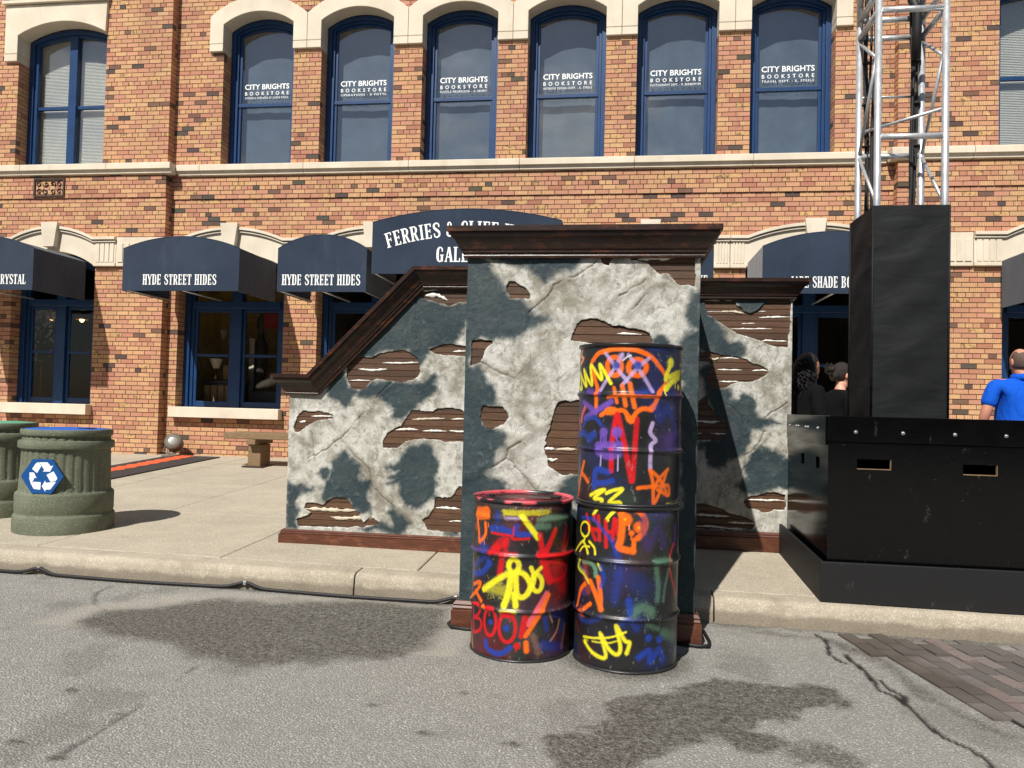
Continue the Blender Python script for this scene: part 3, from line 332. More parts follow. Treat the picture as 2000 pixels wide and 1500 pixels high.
MAT = {}
def mats():
    # brick: tint in the attribute, alpha tells plain (0), flashed (.5) or scored (1)
    t = NT('brick'); a = t.attr('tint'); p = t.sep(t.pos())
    s = t.math('ADD', p['X'], p['Y'])
    nz = t.noise(26, 3)
    ph = t.math('ADD', t.math('MULTIPLY', s, 215.), t.math('MULTIPLY', nz, 9.))
    st = t.math('GREATER_THAN', t.math('SINE', ph), .1)
    sc = t.math('GREATER_THAN', a['Alpha'], .75)
    stripe = t.math('MULTIPLY', st, sc)
    fl = t.math('MULTIPLY', t.math('GREATER_THAN', a['Alpha'], .25), t.math('SUBTRACT', 1., sc))
    flm = t.math('MULTIPLY', fl, t.ramp(t.noise(17, 4, .6), (.52, 0.), (.60, 1.)))
    base = t.mix(t.ramp(t.noise(55, 4), (.25, .72), (.75, 1.)), srgb(120, 78, 56), a['Color'], 'MIX')
    base = t.mix(t.math('MULTIPLY', t.noise(9, 3), .3), base, srgb(188, 134, 106))
    base = t.mix(t.math('MULTIPLY', a['Alpha'], 0.), base, base)
    base = t.mix(t.math('MULTIPLY', stripe, .85), base, srgb(212, 172, 124))
    dk = t.math('LESS_THAN', t.sep(a['Color'])['X'], .09)
    base = t.mix(t.ramp(t.noise(2.6, 6, .7, t.scale(t.pos(), (2.2, 2.2, .25))), (.56, 0.), (.78, .35)), base, srgb(112, 82, 64))
    base = t.mix(dk, base, a['Color'])
    base = t.mix(t.math('MULTIPLY', flm, .8), base, srgb(104, 86, 64))
    base = t.mix(t.ramp(t.noise(1.1, 5, .6, t.scale(t.pos(), (1, 1, .45))), (.45, 0.), (.75, .28)), base, srgb(120, 88, 68))
    h = t.math('ADD', t.math('MULTIPLY', stripe, .6), t.noise(120, 4))
    t.bump(t.math('ADD', h, t.math('MULTIPLY', t.noise(22, 3), 1.5)), .5, .005)
    MAT['brick'] = t.fin(base, .82, 0., .3)
    MAT['mortar'] = simple('mortar', srgb(92, 66, 53), .95, var=.25, vscale=8, bscale=150, bstr=.3)
    # limestone
    t = NT('limestone')
    c = t.mix(t.ramp(t.noise(2.2, 6), (.3, 0.), (.75, 1.)), srgb(205, 193, 172), srgb(226, 215, 195))
    streak = t.ramp(t.noise(3.2, 5, .6, t.scale(t.pos(), (1.6, 1.6, .35))), (.55, 0.), (.8, 1.))
    c = t.mix(t.math('MULTIPLY', streak, .28), c, srgb(150, 134, 112))
    t.bump(t.noise(140, 4), .25, .004)
    MAT['stone'] = t.fin(c, .85, 0., .25)
    MAT['blue'] = simple('blue_paint', srgb(18, 56, 100), .38, var=.16, vscale=5, bscale=45, bstr=.08)
    # pane: thin clear sheet, mirrors by Fresnel and lets the rest through
    t = NT('pane_glass')
    tr = t.n('BsdfTransparent'); gl = t.n('BsdfGlossy'); fr = t.n('LayerWeight'); mx = t.n('MixShader')
    tr.inputs['Color'].default_value = (.93, .95, .95, 1); gl.inputs['Roughness'].default_value = .015
    bp = t.n('Bump'); t.set(bp, Strength=.05, Distance=.02); t.plug(t.noise(1.6, 2), bp.inputs['Height'])
    t.t.links.new(bp.outputs['Normal'], gl.inputs['Normal'])
    t.t.links.new(t.math('ADD', t.math('MULTIPLY', t.math('POWER', fr.outputs['Facing'], 5.), .7), .28), mx.inputs[0])
    t.t.links.new(tr.outputs[0], mx.inputs[1]); t.t.links.new(gl.outputs[0], mx.inputs[2]); t.t.links.new(mx.outputs[0], t.out.inputs['Surface'])
    MAT['glass'] = t.m
    g2 = t.m.copy(); g2.name = 'shop_glass'
    for nd in g2.node_tree.nodes:
        if nd.type == 'MATH' and nd.operation == 'ADD' and abs(nd.inputs[1].default_value - .28) < 1e-4: nd.inputs[1].default_value = .05
    MAT['glass2'] = g2
    MAT['blind_grey'] = simple('grey_blind', srgb(86, 100, 114), .8, var=.22, vscale=2.6, bscale=3, bstr=.25, bdist=.03)
    MAT['blind_white'] = simple('white_blind', srgb(214, 214, 204), .6, var=.05)
    MAT['letter'] = simple('white_vinyl', srgb(238, 240, 238), .5, var=.03, bstr=0)
    t = NT('awning_canvas'); p = t.pos()
    w1 = t.noise(260, 2, .5, t.scale(p, (1, .3, .12))); w2 = t.noise(260, 2, .5, t.scale(p, (.12, .3, 1)))
    c = t.mix(t.ramp(t.noise(1.3, 5), (.35, 0.), (.7, 1.)), srgb(34, 46, 64), srgb(45, 57, 75))
    c = t.mix(t.math('MULTIPLY', t.ramp(t.noise(4, 5, .7, t.scale(p, (1, 1, .25))), (.58, 0.), (.8, 1.)), .18), c, srgb(96, 104, 112))
    t.bump(t.math('ADD', t.math('ADD', w1, w2), t.math('MULTIPLY', t.noise(1.8, 3, .5, t.scale(p, (1, 1, .5))), 14.)), .3, .008)
    MAT['canvas'] = t.fin(c, .85, 0., .2, Sheen_Weight=.25)
    # asphalt : attribute r = stain, g = crack, b = pale dust
    t = NT('asphalt'); a = t.attr('wear'); q = t.sep(a['Color']); p = t.pos()
    st1 = t.vor(105, p, 'F1', 'Color'); sv = t.sep(st1)['X']
    d1 = t.vor(105, p)
    stone = t.ramp(sv, (.0, srgb(136, 135, 129)), (.45, srgb(160, 159, 152)), (.88, srgb(178, 176, 168)), (1., srgb(232, 229, 220)))
    gap = t.ramp(d1, (.30, 0.), (.58, 1.))
    c = t.mix(gap, stone, srgb(112, 110, 105))
    fine = t.noise(330, 2)
    c = t.mix(.28, c, t.ramp(fine, (.35, srgb(136, 134, 127)), (.65, srgb(184, 181, 172))))
    c = t.mix(t.ramp(t.noise(.9, 6, .6), (.35, 0.), (.75, .34)), c, srgb(142, 140, 132))
    c = t.mix(t.ramp(t.noise(5.5, 6, .65), (.52, 0.), (.74, .42)), c, srgb(112, 110, 104))
    c = t.mix(t.ramp(t.noise(19, 6, .75), (.60, 0.), (.70, .5)), c, srgb(94, 92, 87))
    c = t.mix(t.math('MULTIPLY', q['Z'], .5), c, srgb(172, 164, 150))
    dark = t.mix(1., c, srgb(126, 121, 112), 'MULTIPLY')
    wet = t.math('MULTIPLY', q['X'], t.ramp(t.noise(46, 5, .75), (.36, .35), (.62, 1.)))
    c = t.mix(wet, c, dark)
    c = t.mix(q['Y'], c, srgb(34, 32, 30))
    hh = t.math('ADD', t.math('MULTIPLY', d1, -1.2), t.math('MULTIPLY', fine, .3))
    t.bump(hh, .8, .006)
    MAT['asphalt'] = t.fin(c, t.math('SUBTRACT', .9, t.math('MULTIPLY', q['X'], .25)), 0., .35)
    # sidewalk concrete
    def conc(name, c0, c1, agg=.35, dirt=.3, sc=150):
        t = NT(name); p = t.pos()
        c = t.mix(t.ramp(t.noise(1.7, 6, .6), (.3, 0.), (.72, 1.)), c0, c1)
        ag = t.sep(t.vor(sc, p, 'F1', 'Color'))['Y']
        c = t.mix(t.math('MULTIPLY', t.ramp(ag, (.78, 0.), (.9, 1.)), agg), c, srgb(236, 226, 204))
        c = t.mix(t.math('MULTIPLY', t.ramp(ag, (.0, 1.), (.16, 0.)), agg), c, srgb(120, 104, 84))
        c = t.mix(t.math('MULTIPLY', t.ramp(t.noise(4.5, 7, .7), (.5, 0.), (.8, 1.)), dirt), c, srgb(128, 114, 96))
        c = t.mix(t.math('MULTIPLY', t.ramp(t.noise(26, 4, .7), (.66, 0.), (.74, 1.)), dirt * .8), c, srgb(104, 94, 80))
        if sc == 170:                                   # tide line of dirt at the foot of the kerb
            zz_ = t.math('ADD', t.sep(p)['Z'], t.math('ADD', t.math('MULTIPLY', t.sep(p)['X'], .010), t.math('MULTIPLY', t.noise(5, 5, .7), -.09)))
            c = t.mix(t.ramp(zz_, (.0, .6), (.03, 0.)), c, srgb(96, 86, 72))
            c = t.mix(t.ramp(t.noise(2.1, 6, .7, t.scale(p, (1, 1, .3))), (.52, 0.), (.72, .45)), c, srgb(118, 106, 90))
        t.bump(t.math('ADD', t.vor(sc, p), t.noise(60, 4)), .35, .004)
        return t.fin(c, .88, 0., .3)
    MAT['walk'] = conc('sidewalk_concrete', srgb(162, 153, 136), srgb(180, 171, 152))
    MAT['kerb'] = conc('kerb_concrete', srgb(156, 147, 130), srgb(178, 168, 150), .32, .6, 170)
    MAT['joint'] = simple('joint_filler', srgb(92, 80, 66), .95)
    t = NT('paver'); a = t.n('ObjectInfo').outputs['Random']; p = t.pos()
    c = t.ramp(a, (0., srgb(92, 86, 82)), (.35, srgb(108, 102, 98)), (.75, srgb(126, 119, 115)), (1., srgb(128, 112, 106)))
    x = t.sep(p)
    wetm = t.ramp(t.math('SUBTRACT', t.math('ADD', x['X'], t.math('MULTIPLY', t.noise(3, 4), .9)), 2.1), (.0, 1.), (.35, 0.))
    c = t.mix(t.math('MULTIPLY', wetm, .8), c, srgb(78, 70, 62))
    c = t.mix(t.ramp(t.noise(60, 4), (.4, 0.), (.7, .4)), c, srgb(84, 76, 70))
    t.bump(t.noise(180, 4), .5, .004)
    MAT['paver'] = t.fin(c, .85, 0., .3)
    # scenic plaster: r = teal, g = fresh white lip, b = crack line
    t = NT('scenic_plaster'); a = t.attr('coat'); q = t.sep(a['Color']); p = t.pos()
    sw = t.noise(20, 7, .72, t.scale(p, (1, 1, .7)), 1.0)
    big = t.noise(4.5, 6, .65)
    mid = t.noise(13, 6, .7)
    c = t.mix(t.ramp(big, (.40, 0.), (.56, 1.)), srgb(138, 134, 122), srgb(190, 189, 180))
    c = t.mix(t.ramp(mid, (.48, 0.), (.66, .7)), c, srgb(206, 206, 199))
    c = t.mix(t.ramp(sw, (.34, .8), (.47, 0.)), c, srgb(106, 101, 90))
    c = t.mix(t.ramp(t.noise(7, 5, .65), (.52, 0.), (.70, .65)), c, srgb(128, 124, 108))
    c = t.mix(t.math('MULTIPLY', q['Y'], t.ramp(mid, (.48, 0.), (.64, .8))), c, srgb(206, 206, 200))
    c = t.mix(t.math('MULTIPLY', a['Alpha'], t.ramp(mid, (.3, .25), (.7, .75))), c, srgb(112, 103, 87))  # alpha: shading along the crack ridges, painted into the plaster colour
    pit = t.ramp(t.vor(48, p), (.06, 1.), (.13, 0.)); pitm = t.math('MULTIPLY', pit, t.ramp(t.noise(6, 2), (.5, 0.), (.6, 1.)))
    c = t.mix(t.math('MULTIPLY', pitm, .7), c, srgb(82, 74, 62))
    te = t.mix(t.ramp(big, (.4, 0.), (.65, 1.)), srgb(36, 52, 58), srgb(50, 65, 67))
    te = t.mix(t.ramp(t.noise(7, 5, .6), (.48, 0.), (.72, .6)), te, srgb(70, 74, 76))
    te = t.mix(t.ramp(sw, (.56, 0.), (.70, .5)), te, srgb(98, 110, 108))
    c = t.mix(q['X'], c, te)
    c = t.mix(t.math('MULTIPLY', q['Z'], .42), c, srgb(74, 66, 55))
    t.bump(t.math('ADD', t.math('MULTIPLY', sw, 1.2), t.math('MULTIPLY', t.noise(90, 4), .4)), .7, .008)
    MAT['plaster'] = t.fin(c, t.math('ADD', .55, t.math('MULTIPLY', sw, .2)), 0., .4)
    MAT['plaster_bit'] = simple('plaster_remnant', srgb(226, 224, 216), .6, var=.08, vscale=30, bscale=70, bstr=.6, bdist=.006)
    MAT['plaster_bit2'] = simple('plaster_smear', srgb(198, 188, 166), .7, var=.2, vscale=40, bscale=90, bstr=.9, bdist=.008)
    # wood
    def wood(name, c0, c1, rough, axis=(1, 12, 12), wear=None, spec=.5, rnd=False):
        t = NT(name); p = t.pos()
        g = t.noise(9, 6, .65, t.scale(p, axis), .6); g2 = t.noise(42, 4, .6, t.scale(p, axis))
        c = t.mix(t.ramp(g, (.33, 0.), (.68, 1.)), c0, c1)
        c = t.mix(t.ramp(g2, (.35, .45), (.6, 0.)), c, tuple(x * .35 for x in c0[:3]) + (1,))
        if rnd:
            c = t.mix(1., c, t.ramp(t.n('ObjectInfo').outputs['Random'], (0., .62), (1., 1.15)), 'MULTIPLY')
        if wear is not None:
            c = t.mix(t.ramp(t.noise(6, 5, .7, t.scale(p, (1.2, 3, 3))), (.52, 0.), (.74, .75)), c, wear)
        t.bump(t.math('ADD', g2, g), .22, .003)
        return t.fin(c, rough, 0., spec)
    MAT['plank'] = wood('siding_wood', srgb(74, 51, 35), srgb(110, 77, 52), .55, rnd=True)
    MAT['trim'] = wood('dark_trim_wood', srgb(34, 22, 16), srgb(56, 34, 23), .3, wear=srgb(112, 62, 40))
    MAT['skirt'] = wood('skirting_wood', srgb(78, 44, 30), srgb(108, 62, 42), .42, wear=srgb(142, 88, 62))
    MAT['bench'] = wood('weathered_timber', srgb(112, 88, 62), srgb(152, 126, 92), .75)
    # sprayed drums
    t = NT('spray_paint'); a = t.attr('spray')
    c = t.mix(t.ramp(t.noise(38, 6, .7), (.52, 0.), (.78, .42)), a['Color'], srgb(50, 47, 48))
    t.bump(t.math('ADD', t.noise(3.2, 3), t.math('MULTIPLY', t.noise(220, 2), .06)), .22, .03)
    MAT['spray'] = t.fin(c, t.ramp(t.noise(16, 4), (.3, .26), (.7, .46)), 0., .5)
    # green aggregate bin
    t = NT('green_aggregate'); p = t.pos()
    ag = t.sep(t.vor(170, p, 'F1', 'Color'))['X']
    c = t.mix(t.ramp(t.noise(5, 6), (.3, 0.), (.7, 1.)), srgb(94, 99, 82), srgb(112, 116, 98))
    c = t.mix(t.ramp(ag, (.84, 0.), (.97, .4)), c, srgb(172, 172, 144))
    c = t.mix(t.ramp(ag, (.0, .35), (.15, 0.)), c, srgb(66, 72, 54))
    t.bump(t.math('ADD', t.vor(170, p), t.noise(60, 4)), .45, .005)
    MAT['bin'] = t.fin(c, .8, 0., .3)
    MAT['lid_blue'] = simple('lid_blue', srgb(28, 96, 190), .45, var=.1)
    MAT['lid_green'] = simple('lid_green', srgb(92, 166, 134), .5, var=.1)
    MAT['sign_blue'] = simple('sign_blue', srgb(14, 78, 142), .35, var=.06, bstr=0)
    t = NT('aluminium')
    c = t.ramp(t.noise(30, 5, .6, t.scale(t.pos(), (1, 1, .3))), (.3, srgb(188, 190, 192)), (.7, srgb(216, 218, 220)))
    t.bump(t.noise(140, 3), .08, .002)
    MAT['alu'] = t.fin(c, t.ramp(t.noise(22, 4), (.3, .34), (.7, .5)), .62, .5)
    t = NT('black_vinyl')
    fold = t.noise(2.2, 2, .45, t.scale(t.pos(), (1, 1, 2.4)), .8)
    t.bump(t.math('ADD', t.math('MULTIPLY', fold, 6.), t.math('MULTIPLY', t.noise(420, 2), .05)), .2, .012)
    MAT['vinyl'] = t.fin(t.mix(t.ramp(t.noise(8, 5), (.4, 0.), (.75, 1.)), srgb(14, 16, 18), srgb(21, 24, 26)), .68, 0., .3)
    def blackply(name, base, rough, scuff):
        t = NT(name); p = t.pos()
        sc = t.ramp(t.noise(11, 7, .75, t.scale(p, (1, 1, .45))), (.63, 0.), (.70, 1.))
        sc2 = t.ramp(t.noise(60, 5, .7, t.scale(p, (.3, .3, 1.))), (.66, 0.), (.74, 1.))
        c = t.mix(t.math('MULTIPLY', t.math('MAXIMUM', sc, sc2), scuff), base, srgb(104, 100, 92))
        t.bump(t.noise(24, 4), .08, .004)
        return t.fin(c, t.math('ADD', rough, t.math('MULTIPLY', t.noise(7, 4), .14)), 0., .35)
    MAT['ply'] = blackply('black_ply', srgb(5, 5, 6), .09, .32)
    MAT['ply_matt'] = blackply('black_ply_matt', srgb(26, 26, 27), .55, .3)
    MAT['black'] = simple('black_rubber', srgb(22, 22, 24), .6, var=.2)
    MAT['dark'] = simple('dark_interior', srgb(22, 21, 20), .95, bstr=0)
    MAT['zinc'] = simple('zinc', srgb(196, 198, 198), .35, .85, var=.1)
    MAT['iron'] = simple('cast_iron', srgb(52, 36, 28), .7, var=.3)
    MAT['mat_black'] = simple('mat_black', srgb(56, 50, 48), .9, var=.15, vscale=20, bscale=200, bstr=.5)
    MAT['mat_orange'] = simple('mat_orange', srgb(226, 92, 48), .85, var=.12, vscale=14, bscale=200, bstr=.4)
    MAT['lampgrey'] = simple('lamp_bronze', srgb(112, 104, 90), .45, .3)
    MAT['lens'] = simple('lamp_lens', srgb(112, 108, 98), .25, var=.1)
    MAT['wall_yellow'] = simple('shop_wall', srgb(226, 194, 104), .9, bstr=0)
    MAT['wall_dim'] = simple('shop_wall_dark', srgb(96, 84, 70), .9, bstr=0)
    MAT['floor_in'] = simple('shop_floor', srgb(96, 72, 52), .6)
    MAT['cream'] = simple('cream_cloth', srgb(222, 212, 190), .9)
    MAT['redcloth'] = simple('red_cloth', srgb(150, 40, 30), .9)
    MAT['leather'] = simple('dark_leather', srgb(54, 48, 46), .5)
    MAT['wicker'] = simple('wicker', srgb(150, 118, 78), .85, var=.4, vscale=60)
    MAT['shell'] = simple('shell_disc', srgb(205, 196, 176), .4)
    MAT['brass'] = simple('brass', srgb(176, 120, 72), .28, .9)
    t = NT('bulb'); t.fin((1, .6, .25, 1), .5); t.plug((1, .55, .2, 1), t.b.inputs['Emission Color']); t.plug(6., t.b.inputs['Emission Strength']); MAT['bulb'] = t.m
    MAT['skin1'] = simple('skin_tan', srgb(176, 118, 88), .55, var=.06, bstr=.05, Subsurface_Weight=.08)
    MAT['skin2'] = simple('skin_fair', srgb(214, 158, 132), .55, var=.06, bstr=.05, Subsurface_Weight=.08)
    MAT['skin3'] = simple('skin_ruddy', srgb(196, 136, 112), .55, var=.08, bstr=.05, Subsurface_Weight=.08)
    MAT['hair_black'] = simple('hair_black', srgb(12, 10, 10), .45, var=.5, vscale=70, bscale=160, bstr=1., bdist=.01)
    MAT['hair_brown'] = simple('hair_brown', srgb(34, 22, 17), .45, var=.45, vscale=70, bscale=160, bstr=1., bdist=.01)
    MAT['hair_short'] = simple('hair_cropped', srgb(92, 72, 62), .75, var=.35, vscale=90, bscale=220, bstr=.8)
    t = NT('shirt_black'); t.bump(t.noise(9, 4, .6, t.scale(t.pos(), (1.4, 1.4, .6)), 1.), .6, .02); MAT['shirt_black'] = t.fin(srgb(13, 13, 15), .9, 0., .15)
    t = NT('shirt_blue'); t.bump(t.noise(7, 4, .6, t.scale(t.pos(), (1.8, 1.8, .5)), 1.2), .7, .03); MAT['shirt_blue'] = t.fin(srgb(12, 84, 196), .85, 0., .2)
    MAT['trousers'] = simple('dark_trousers', srgb(38, 38, 44), .9)
    MAT['shoe'] = simple('shoe_leather', srgb(24, 22, 22), .5)
mats()

# ------------------------------------------------------------------ ground, road, pavers, kerb, sidewalk
def gz(y): return .16 + .0386 * (y - 5.27)
def tz(x): return -.010 * (x + 1.6)                       # the street falls gently to the right
def rz(x, y): return tz(x) - (.012 if y < 4.85 else 0)

def mm(pts): return [(a / 1000., b / 1000.) for a, b in pts]
ST_A = mm([(-3231, 4238), (-3226, 4530), (-2960, 4720), (-2808, 4891), (-2596, 4977), (-2286, 4947), (-1915, 5104), (-1209, 5168), (-1043, 5139), (-1078, 4906), (-1082, 4510), (-1080, 4264), (-1209, 4100), (-1371, 4065), (-1597, 3910), (-1829, 3799), (-2031, 3756), (-2204, 3884), (-2391, 4022), (-2566, 4054), (-2886, 4105)])
ST_A2 = [(-5.6, 5.4), (5.5, 5.4), (5.5, 5.19), (2.0, 5.16), (.5, 5.2), (-1.9, 5.2), (-2.7, 5.23), (-3.5, 5.2), (-4.6, 5.24), (-5.6, 5.26)]
ST_B = mm([(-285, 3256), (-230, 3373), (-99, 3426), (-11, 3500), (-59, 3609), (10, 3818), (262, 3922), (374, 4073), (488, 4174), (679, 4234), (827, 4187), (1006, 4244), (1107, 4189), (1145, 4052), (1231, 4019), (1090, 3939), (907, 3869), (854, 3734), (659, 3665), (575, 3561), (718, 3508), (778, 3441), (745, 3384), (576, 3302), (486, 3321), (448, 3427), (334, 3353), (178, 3200), (93, 3049), (-199, 2972), (-233, 3144)])
ST_B2 = mm([(702, 3327), (845, 3506), (938, 3498), (1007, 3411), (1033, 3298), (909, 3207), (805, 3253), (713, 3235)])
ST_C = mm([(565, 5163), (762, 5178), (968, 5079), (1151, 5065), (1267, 5036), (1350, 4897), (1475, 4824), (1543, 4520), (1562, 4210), (1634, 4085), (1645, 3834), (1783, 3693), (1798, 3722), (1702, 3968), (1613, 4493), (1553, 4891), (1274, 5065), (824, 5162)])
CRACKS = [mm(k) for k in ([(1292, 5160), (1292, 5014), (1276, 4780), (1310, 4646)], [(1367, 4801), (1372, 4484), (1362, 4242), (1416, 4144), (1442, 4012), (1441, 3823), (1475, 3686), (1519, 3587), (1537, 3466), (1553, 3331), (1600, 3100), (1680, 2800)], [(1401, 4407), (1455, 4188), (1442, 4012)])]
CRACKS2 = [mm(k) for k in ([(-2108, 3948), (-2106, 3740), (-2098, 3517), (-2095, 3365), (-2089, 3167), (-2103, 2998), (-2091, 2949), (-2100, 2825), (-2102, 2689), (-2080, 2300)], [(-3576, 5152), (-3529, 4896), (-3393, 4684), (-3215, 4564)])]
SPOTS = mm([(-2330, 2791), (-2082, 2704), (-784, 3222), (-715, 3701), (-2512, 3312), (-1087, 3461), (-2136, 3128), (-430, 3202)])

def road():
    xs = np.concatenate([[-150, -60, -25, -12, -7.5], np.arange(-5.6, 4.6, .018), [5.5, 7.5, 12, 25, 60, 150]])
    ys = np.concatenate([[-150, -60, -20, -8, -3, -.6], np.arange(.7, 5.33, .018)])
    X, Yg = np.meshgrid(xs, ys, indexing='ij')
    w = .07 * (fbm(X, Yg, 3.2, 1) - .5) * 2; w2 = .06 * (fbm(X, Yg, 14, 2, 5) - .5) * 2
    st = np.zeros_like(X)
    for pl, k, sf in ((ST_A, 1., .10), (ST_A2, .8, .05), (ST_B, 1., .035), (ST_B2, .8, .04), (ST_C, .85, .05)):
        d = poly_sdf(X + w + w2, Yg + w - w2, pl)
        st = np.maximum(st, k * ss(sf, -sf, d))
    patch = ss(.60, .74, fbm(X, Yg, 2.3, 8, 5)) * .35
    for sx, sy in SPOTS:
        st = np.maximum(st, .9 * ss(.055, .02, np.hypot((X - sx), (Yg - sy) * 1.6) + w2 * .9))
    st = np.maximum(st, patch)
    st = np.maximum(st, .75 * ss(.14, .0, np.abs(np.hypot(X - .0645, Yg - 4.435) - .30)) * (Yg < 4.6))     # darker ring round the drums' feet
    cr = np.zeros_like(X)
    wx = .03 * (fbm(X, Yg, 9, 5) - .5) * 2; wy = .03 * (fbm(X, Yg, 9, 6) - .5) * 2
    for k in CRACKS: cr = np.maximum(cr, ss(.021, .006, seg_dist(X + wx, Yg + wy, k)))
    for k in CRACKS2: cr = np.maximum(cr, .55 * ss(.02, .004, seg_dist(X + wx, Yg + wy, k)) * ss(.35, .5, fbm(X, Yg, 5, 9)))
    dust = np.zeros_like(X)
    d = poly_sdf(X + w, Yg + w, ST_A)
    dust = np.maximum(dust, ss(.16, .06, np.abs(d - .1)) * (Yg > 4.2) * .8)
    dust = np.maximum(dust, ss(.5, .2, np.hypot((X - .2), (Yg - 2.2) * .8)) * .25)
    Z = .006 * (fbm(X, Yg, 1.4, 3) - .5) - .007 * cr
    Z = np.where((X > -5.6) & (X < 4.6) & (Yg > .7), Z, 0) + np.clip(-.010 * (X + 1.6), -.3, .3) - .012 * ss(5.0, 4.75, Yg)
    n, m = X.shape
    idx = np.arange(n * m).reshape(n, m)
    q = np.stack([idx[:-1, :-1], idx[1:, :-1], idx[1:, 1:], idx[:-1, 1:]], -1).reshape(-1, 4)
    col = np.stack([st, cr, dust, np.ones_like(st)], -1).reshape(-1, 4)
    me = np_mesh('road', np.stack([X, Yg, Z], -1).reshape(-1, 3), q, {'wear': col})
    return tag(put('road', me, None, MAT['asphalt']), kind='structure')
ROAD = road()

def pavers():
    me = MB().box(-.0955, .0955, -.0455, .0455, -.03, .012).mesh('paver')
    me.materials.append(MAT['paver'])
    ang = R(90 + 11.8); ca, sa = math.cos(ang), math.sin(ang)
    ox, oy = 1.477, 5.083
    n = 0
    for i in range(-2, 16):
        for j in range(-4, 14):
            u = -(j * .2 + (.1 if i % 2 else 0)); v = -(i * .1)
            x = ox + u * ca - v * sa; y = oy + u * sa + v * ca
            edge = 1.33 + max(0, (5.06 - y)) * .32
            if x < edge + .12 or y > 5.16 or y < 3.15 or x > 3.0: continue
            o = bpy.data.objects.new('paver', me); COL.objects.link(o)
            o.location = (x, y, tz(x) - .012 * float(ss(5.0, 4.75, y)) + random.uniform(-.002, .003)); o.rotation_euler = (random.uniform(-.008, .008), random.uniform(-.008, .008), ang + random.uniform(-.01, .01))
            o.parent = ROAD
            n += 1
    bp = [(1.50, 5.20), (3.1, 5.20), (3.1, 3.2), (2.04, 3.2), (1.93, 3.66)]
    MB().add([(x, y, tz(x) - .0085) for x, y in bp], [(4, 3, 2, 1, 0)]).build('paver_bed', MAT['dark'], ROAD)
pavers()

def kerb():
    prof = [(5.245, -.03), (5.25, .03), (5.262, .115), (5.272, .142), (5.293, .157), (5.32, .162), (5.452, gz(5.452)), (5.452, -.03)]
    joints = [-26, -11, -7.92, -4.87, -1.82, .655, 3.4, 6.5, 20]
    root = MB().box(-26, 20, 5.30, 5.44, -.30, .02).build('kerb', MAT['joint']); tag(root, kind='structure')
    for a, b in zip(joints[:-1], joints[1:]):
        m = MB(); n = len(prof); nx = max(2, int((b - a) / .12)) if abs(a) < 12 else 2
        g = []
        for i in range(nx):
            x = a + .006 + (b - a - .012) * i / (nx - 1)
            for y, z in prof:
                jit = (random.uniform(-.0035, .0035) if 0 < i < nx - 1 else 0)
                g.append((x, y + jit, z + jit * .5 + tz(x)))
        fs = [(i * n + k, (i + 1) * n + k, (i + 1) * n + (k + 1) % n, i * n + (k + 1) % n) for i in range(nx - 1) for k in range(n)]
        fs = [f[::-1] for f in fs]
        fs += [tuple(range(n)), tuple(range((nx - 1) * n + n - 1, (nx - 1) * n - 1, -1))]
        m.add(g, fs)
        o = m.build('kerbstone', MAT['kerb'], root); smooth_angle(o, 40)
kerb()

def sidewalk():
    b = MB(); X0, X1 = -40, 30
    b.add([(X0, 5.45, gz(5.45) - .16), (X1, 5.45, gz(5.45) - .16), (X1, 16, gz(16) - .02), (X0, 16, gz(16) - .02)], [(0, 1, 2, 3)])
    base = b.build('sidewalk', MAT['joint']); tag(base, kind='structure')
    ys = [5.456, 7.15, 8.95, 10.74, 12.6]
    xs = [-24] + [-1.415 + 1.52 * k for k in range(-9, 7)] + [16]
    for i in range(len(xs) - 1):
        for j in range(4):
            g = .004 if j or True else 0
            x0, x1, y0, y1 = xs[i] + g, xs[i + 1] - g, ys[j] + g * .6, ys[j + 1] - g
            dz = random.uniform(-.0015, .0015); e = .006
            def P(x, y, d=0): return (x, y, gz(y) + dz - d + tz(x) * max(0, 1 - (y - 5.45) / 1.6) * (1 if -14 < x < 10 else 0))
            v = [P(x0, y0, .02), P(x1, y0, .02), P(x1, y1, .02), P(x0, y1, .02), P(x0, y0, e), P(x1, y0, e), P(x1, y1, e), P(x0, y1, e),
                 P(x0 + e, y0 + e), P(x1 - e, y0 + e), P(x1 - e, y1 - e), P(x0 + e, y1 - e)]
            f = [(0, 1, 5, 4), (1, 2, 6, 5), (2, 3, 7, 6), (3, 0, 4, 7), (4, 5, 9, 8), (5, 6, 10, 9), (6, 7, 11, 10), (7, 4, 8, 11), (8, 9, 10, 11)]
            MB().add(v, f).build('sidewalk_slab', MAT['walk'], base)
sidewalk()

# ------------------------------------------------------------------ the brick building
YM, YP = 12.0, 11.83
XPL, XPR = -7.557, 3.985
BL, BC, BZ = .212, .0735, .30
UPW = [(-6.71 + 1.722 * i, -6.71 + 1.722 * i + 1.243) for i in range(6)]
UP_SILL, UP_SPR, UP_APEX = 5.27, 7.66, 7.865
GFW = [(-7.37, -5.50), (-4.92, -3.05), (-.53, 1.40), (1.875, 3.845)]
DOOR = (-2.72, -1.12)
WALLS = [
    dict(x0=-13.4, x1=XPL, y=YP, op=[(-10.40, -8.745, UP_SILL, 7.76), (-10.35, -8.80, 1.22, 3.80)]),
    dict(x0=XPL, x1=XPR, y=YM, op=[(l, r, UP_SILL, UP_APEX) for l, r in UPW] + [(l, r, 1.22, 3.80) for l, r in GFW] + [(DOOR[0], DOOR[1], .40, 3.80)]),
    dict(x0=XPR, x1=8.9, y=YP, op=[(5.36, 7.02, UP_SILL, 7.76), (5.42, 6.97, 1.22, 3.80)]),
]
ZT = 9.25
BLD = thing('brick_building', 'long two storey orange brick building with stone arches and blue windows', 'building', (-2, 12, .4))

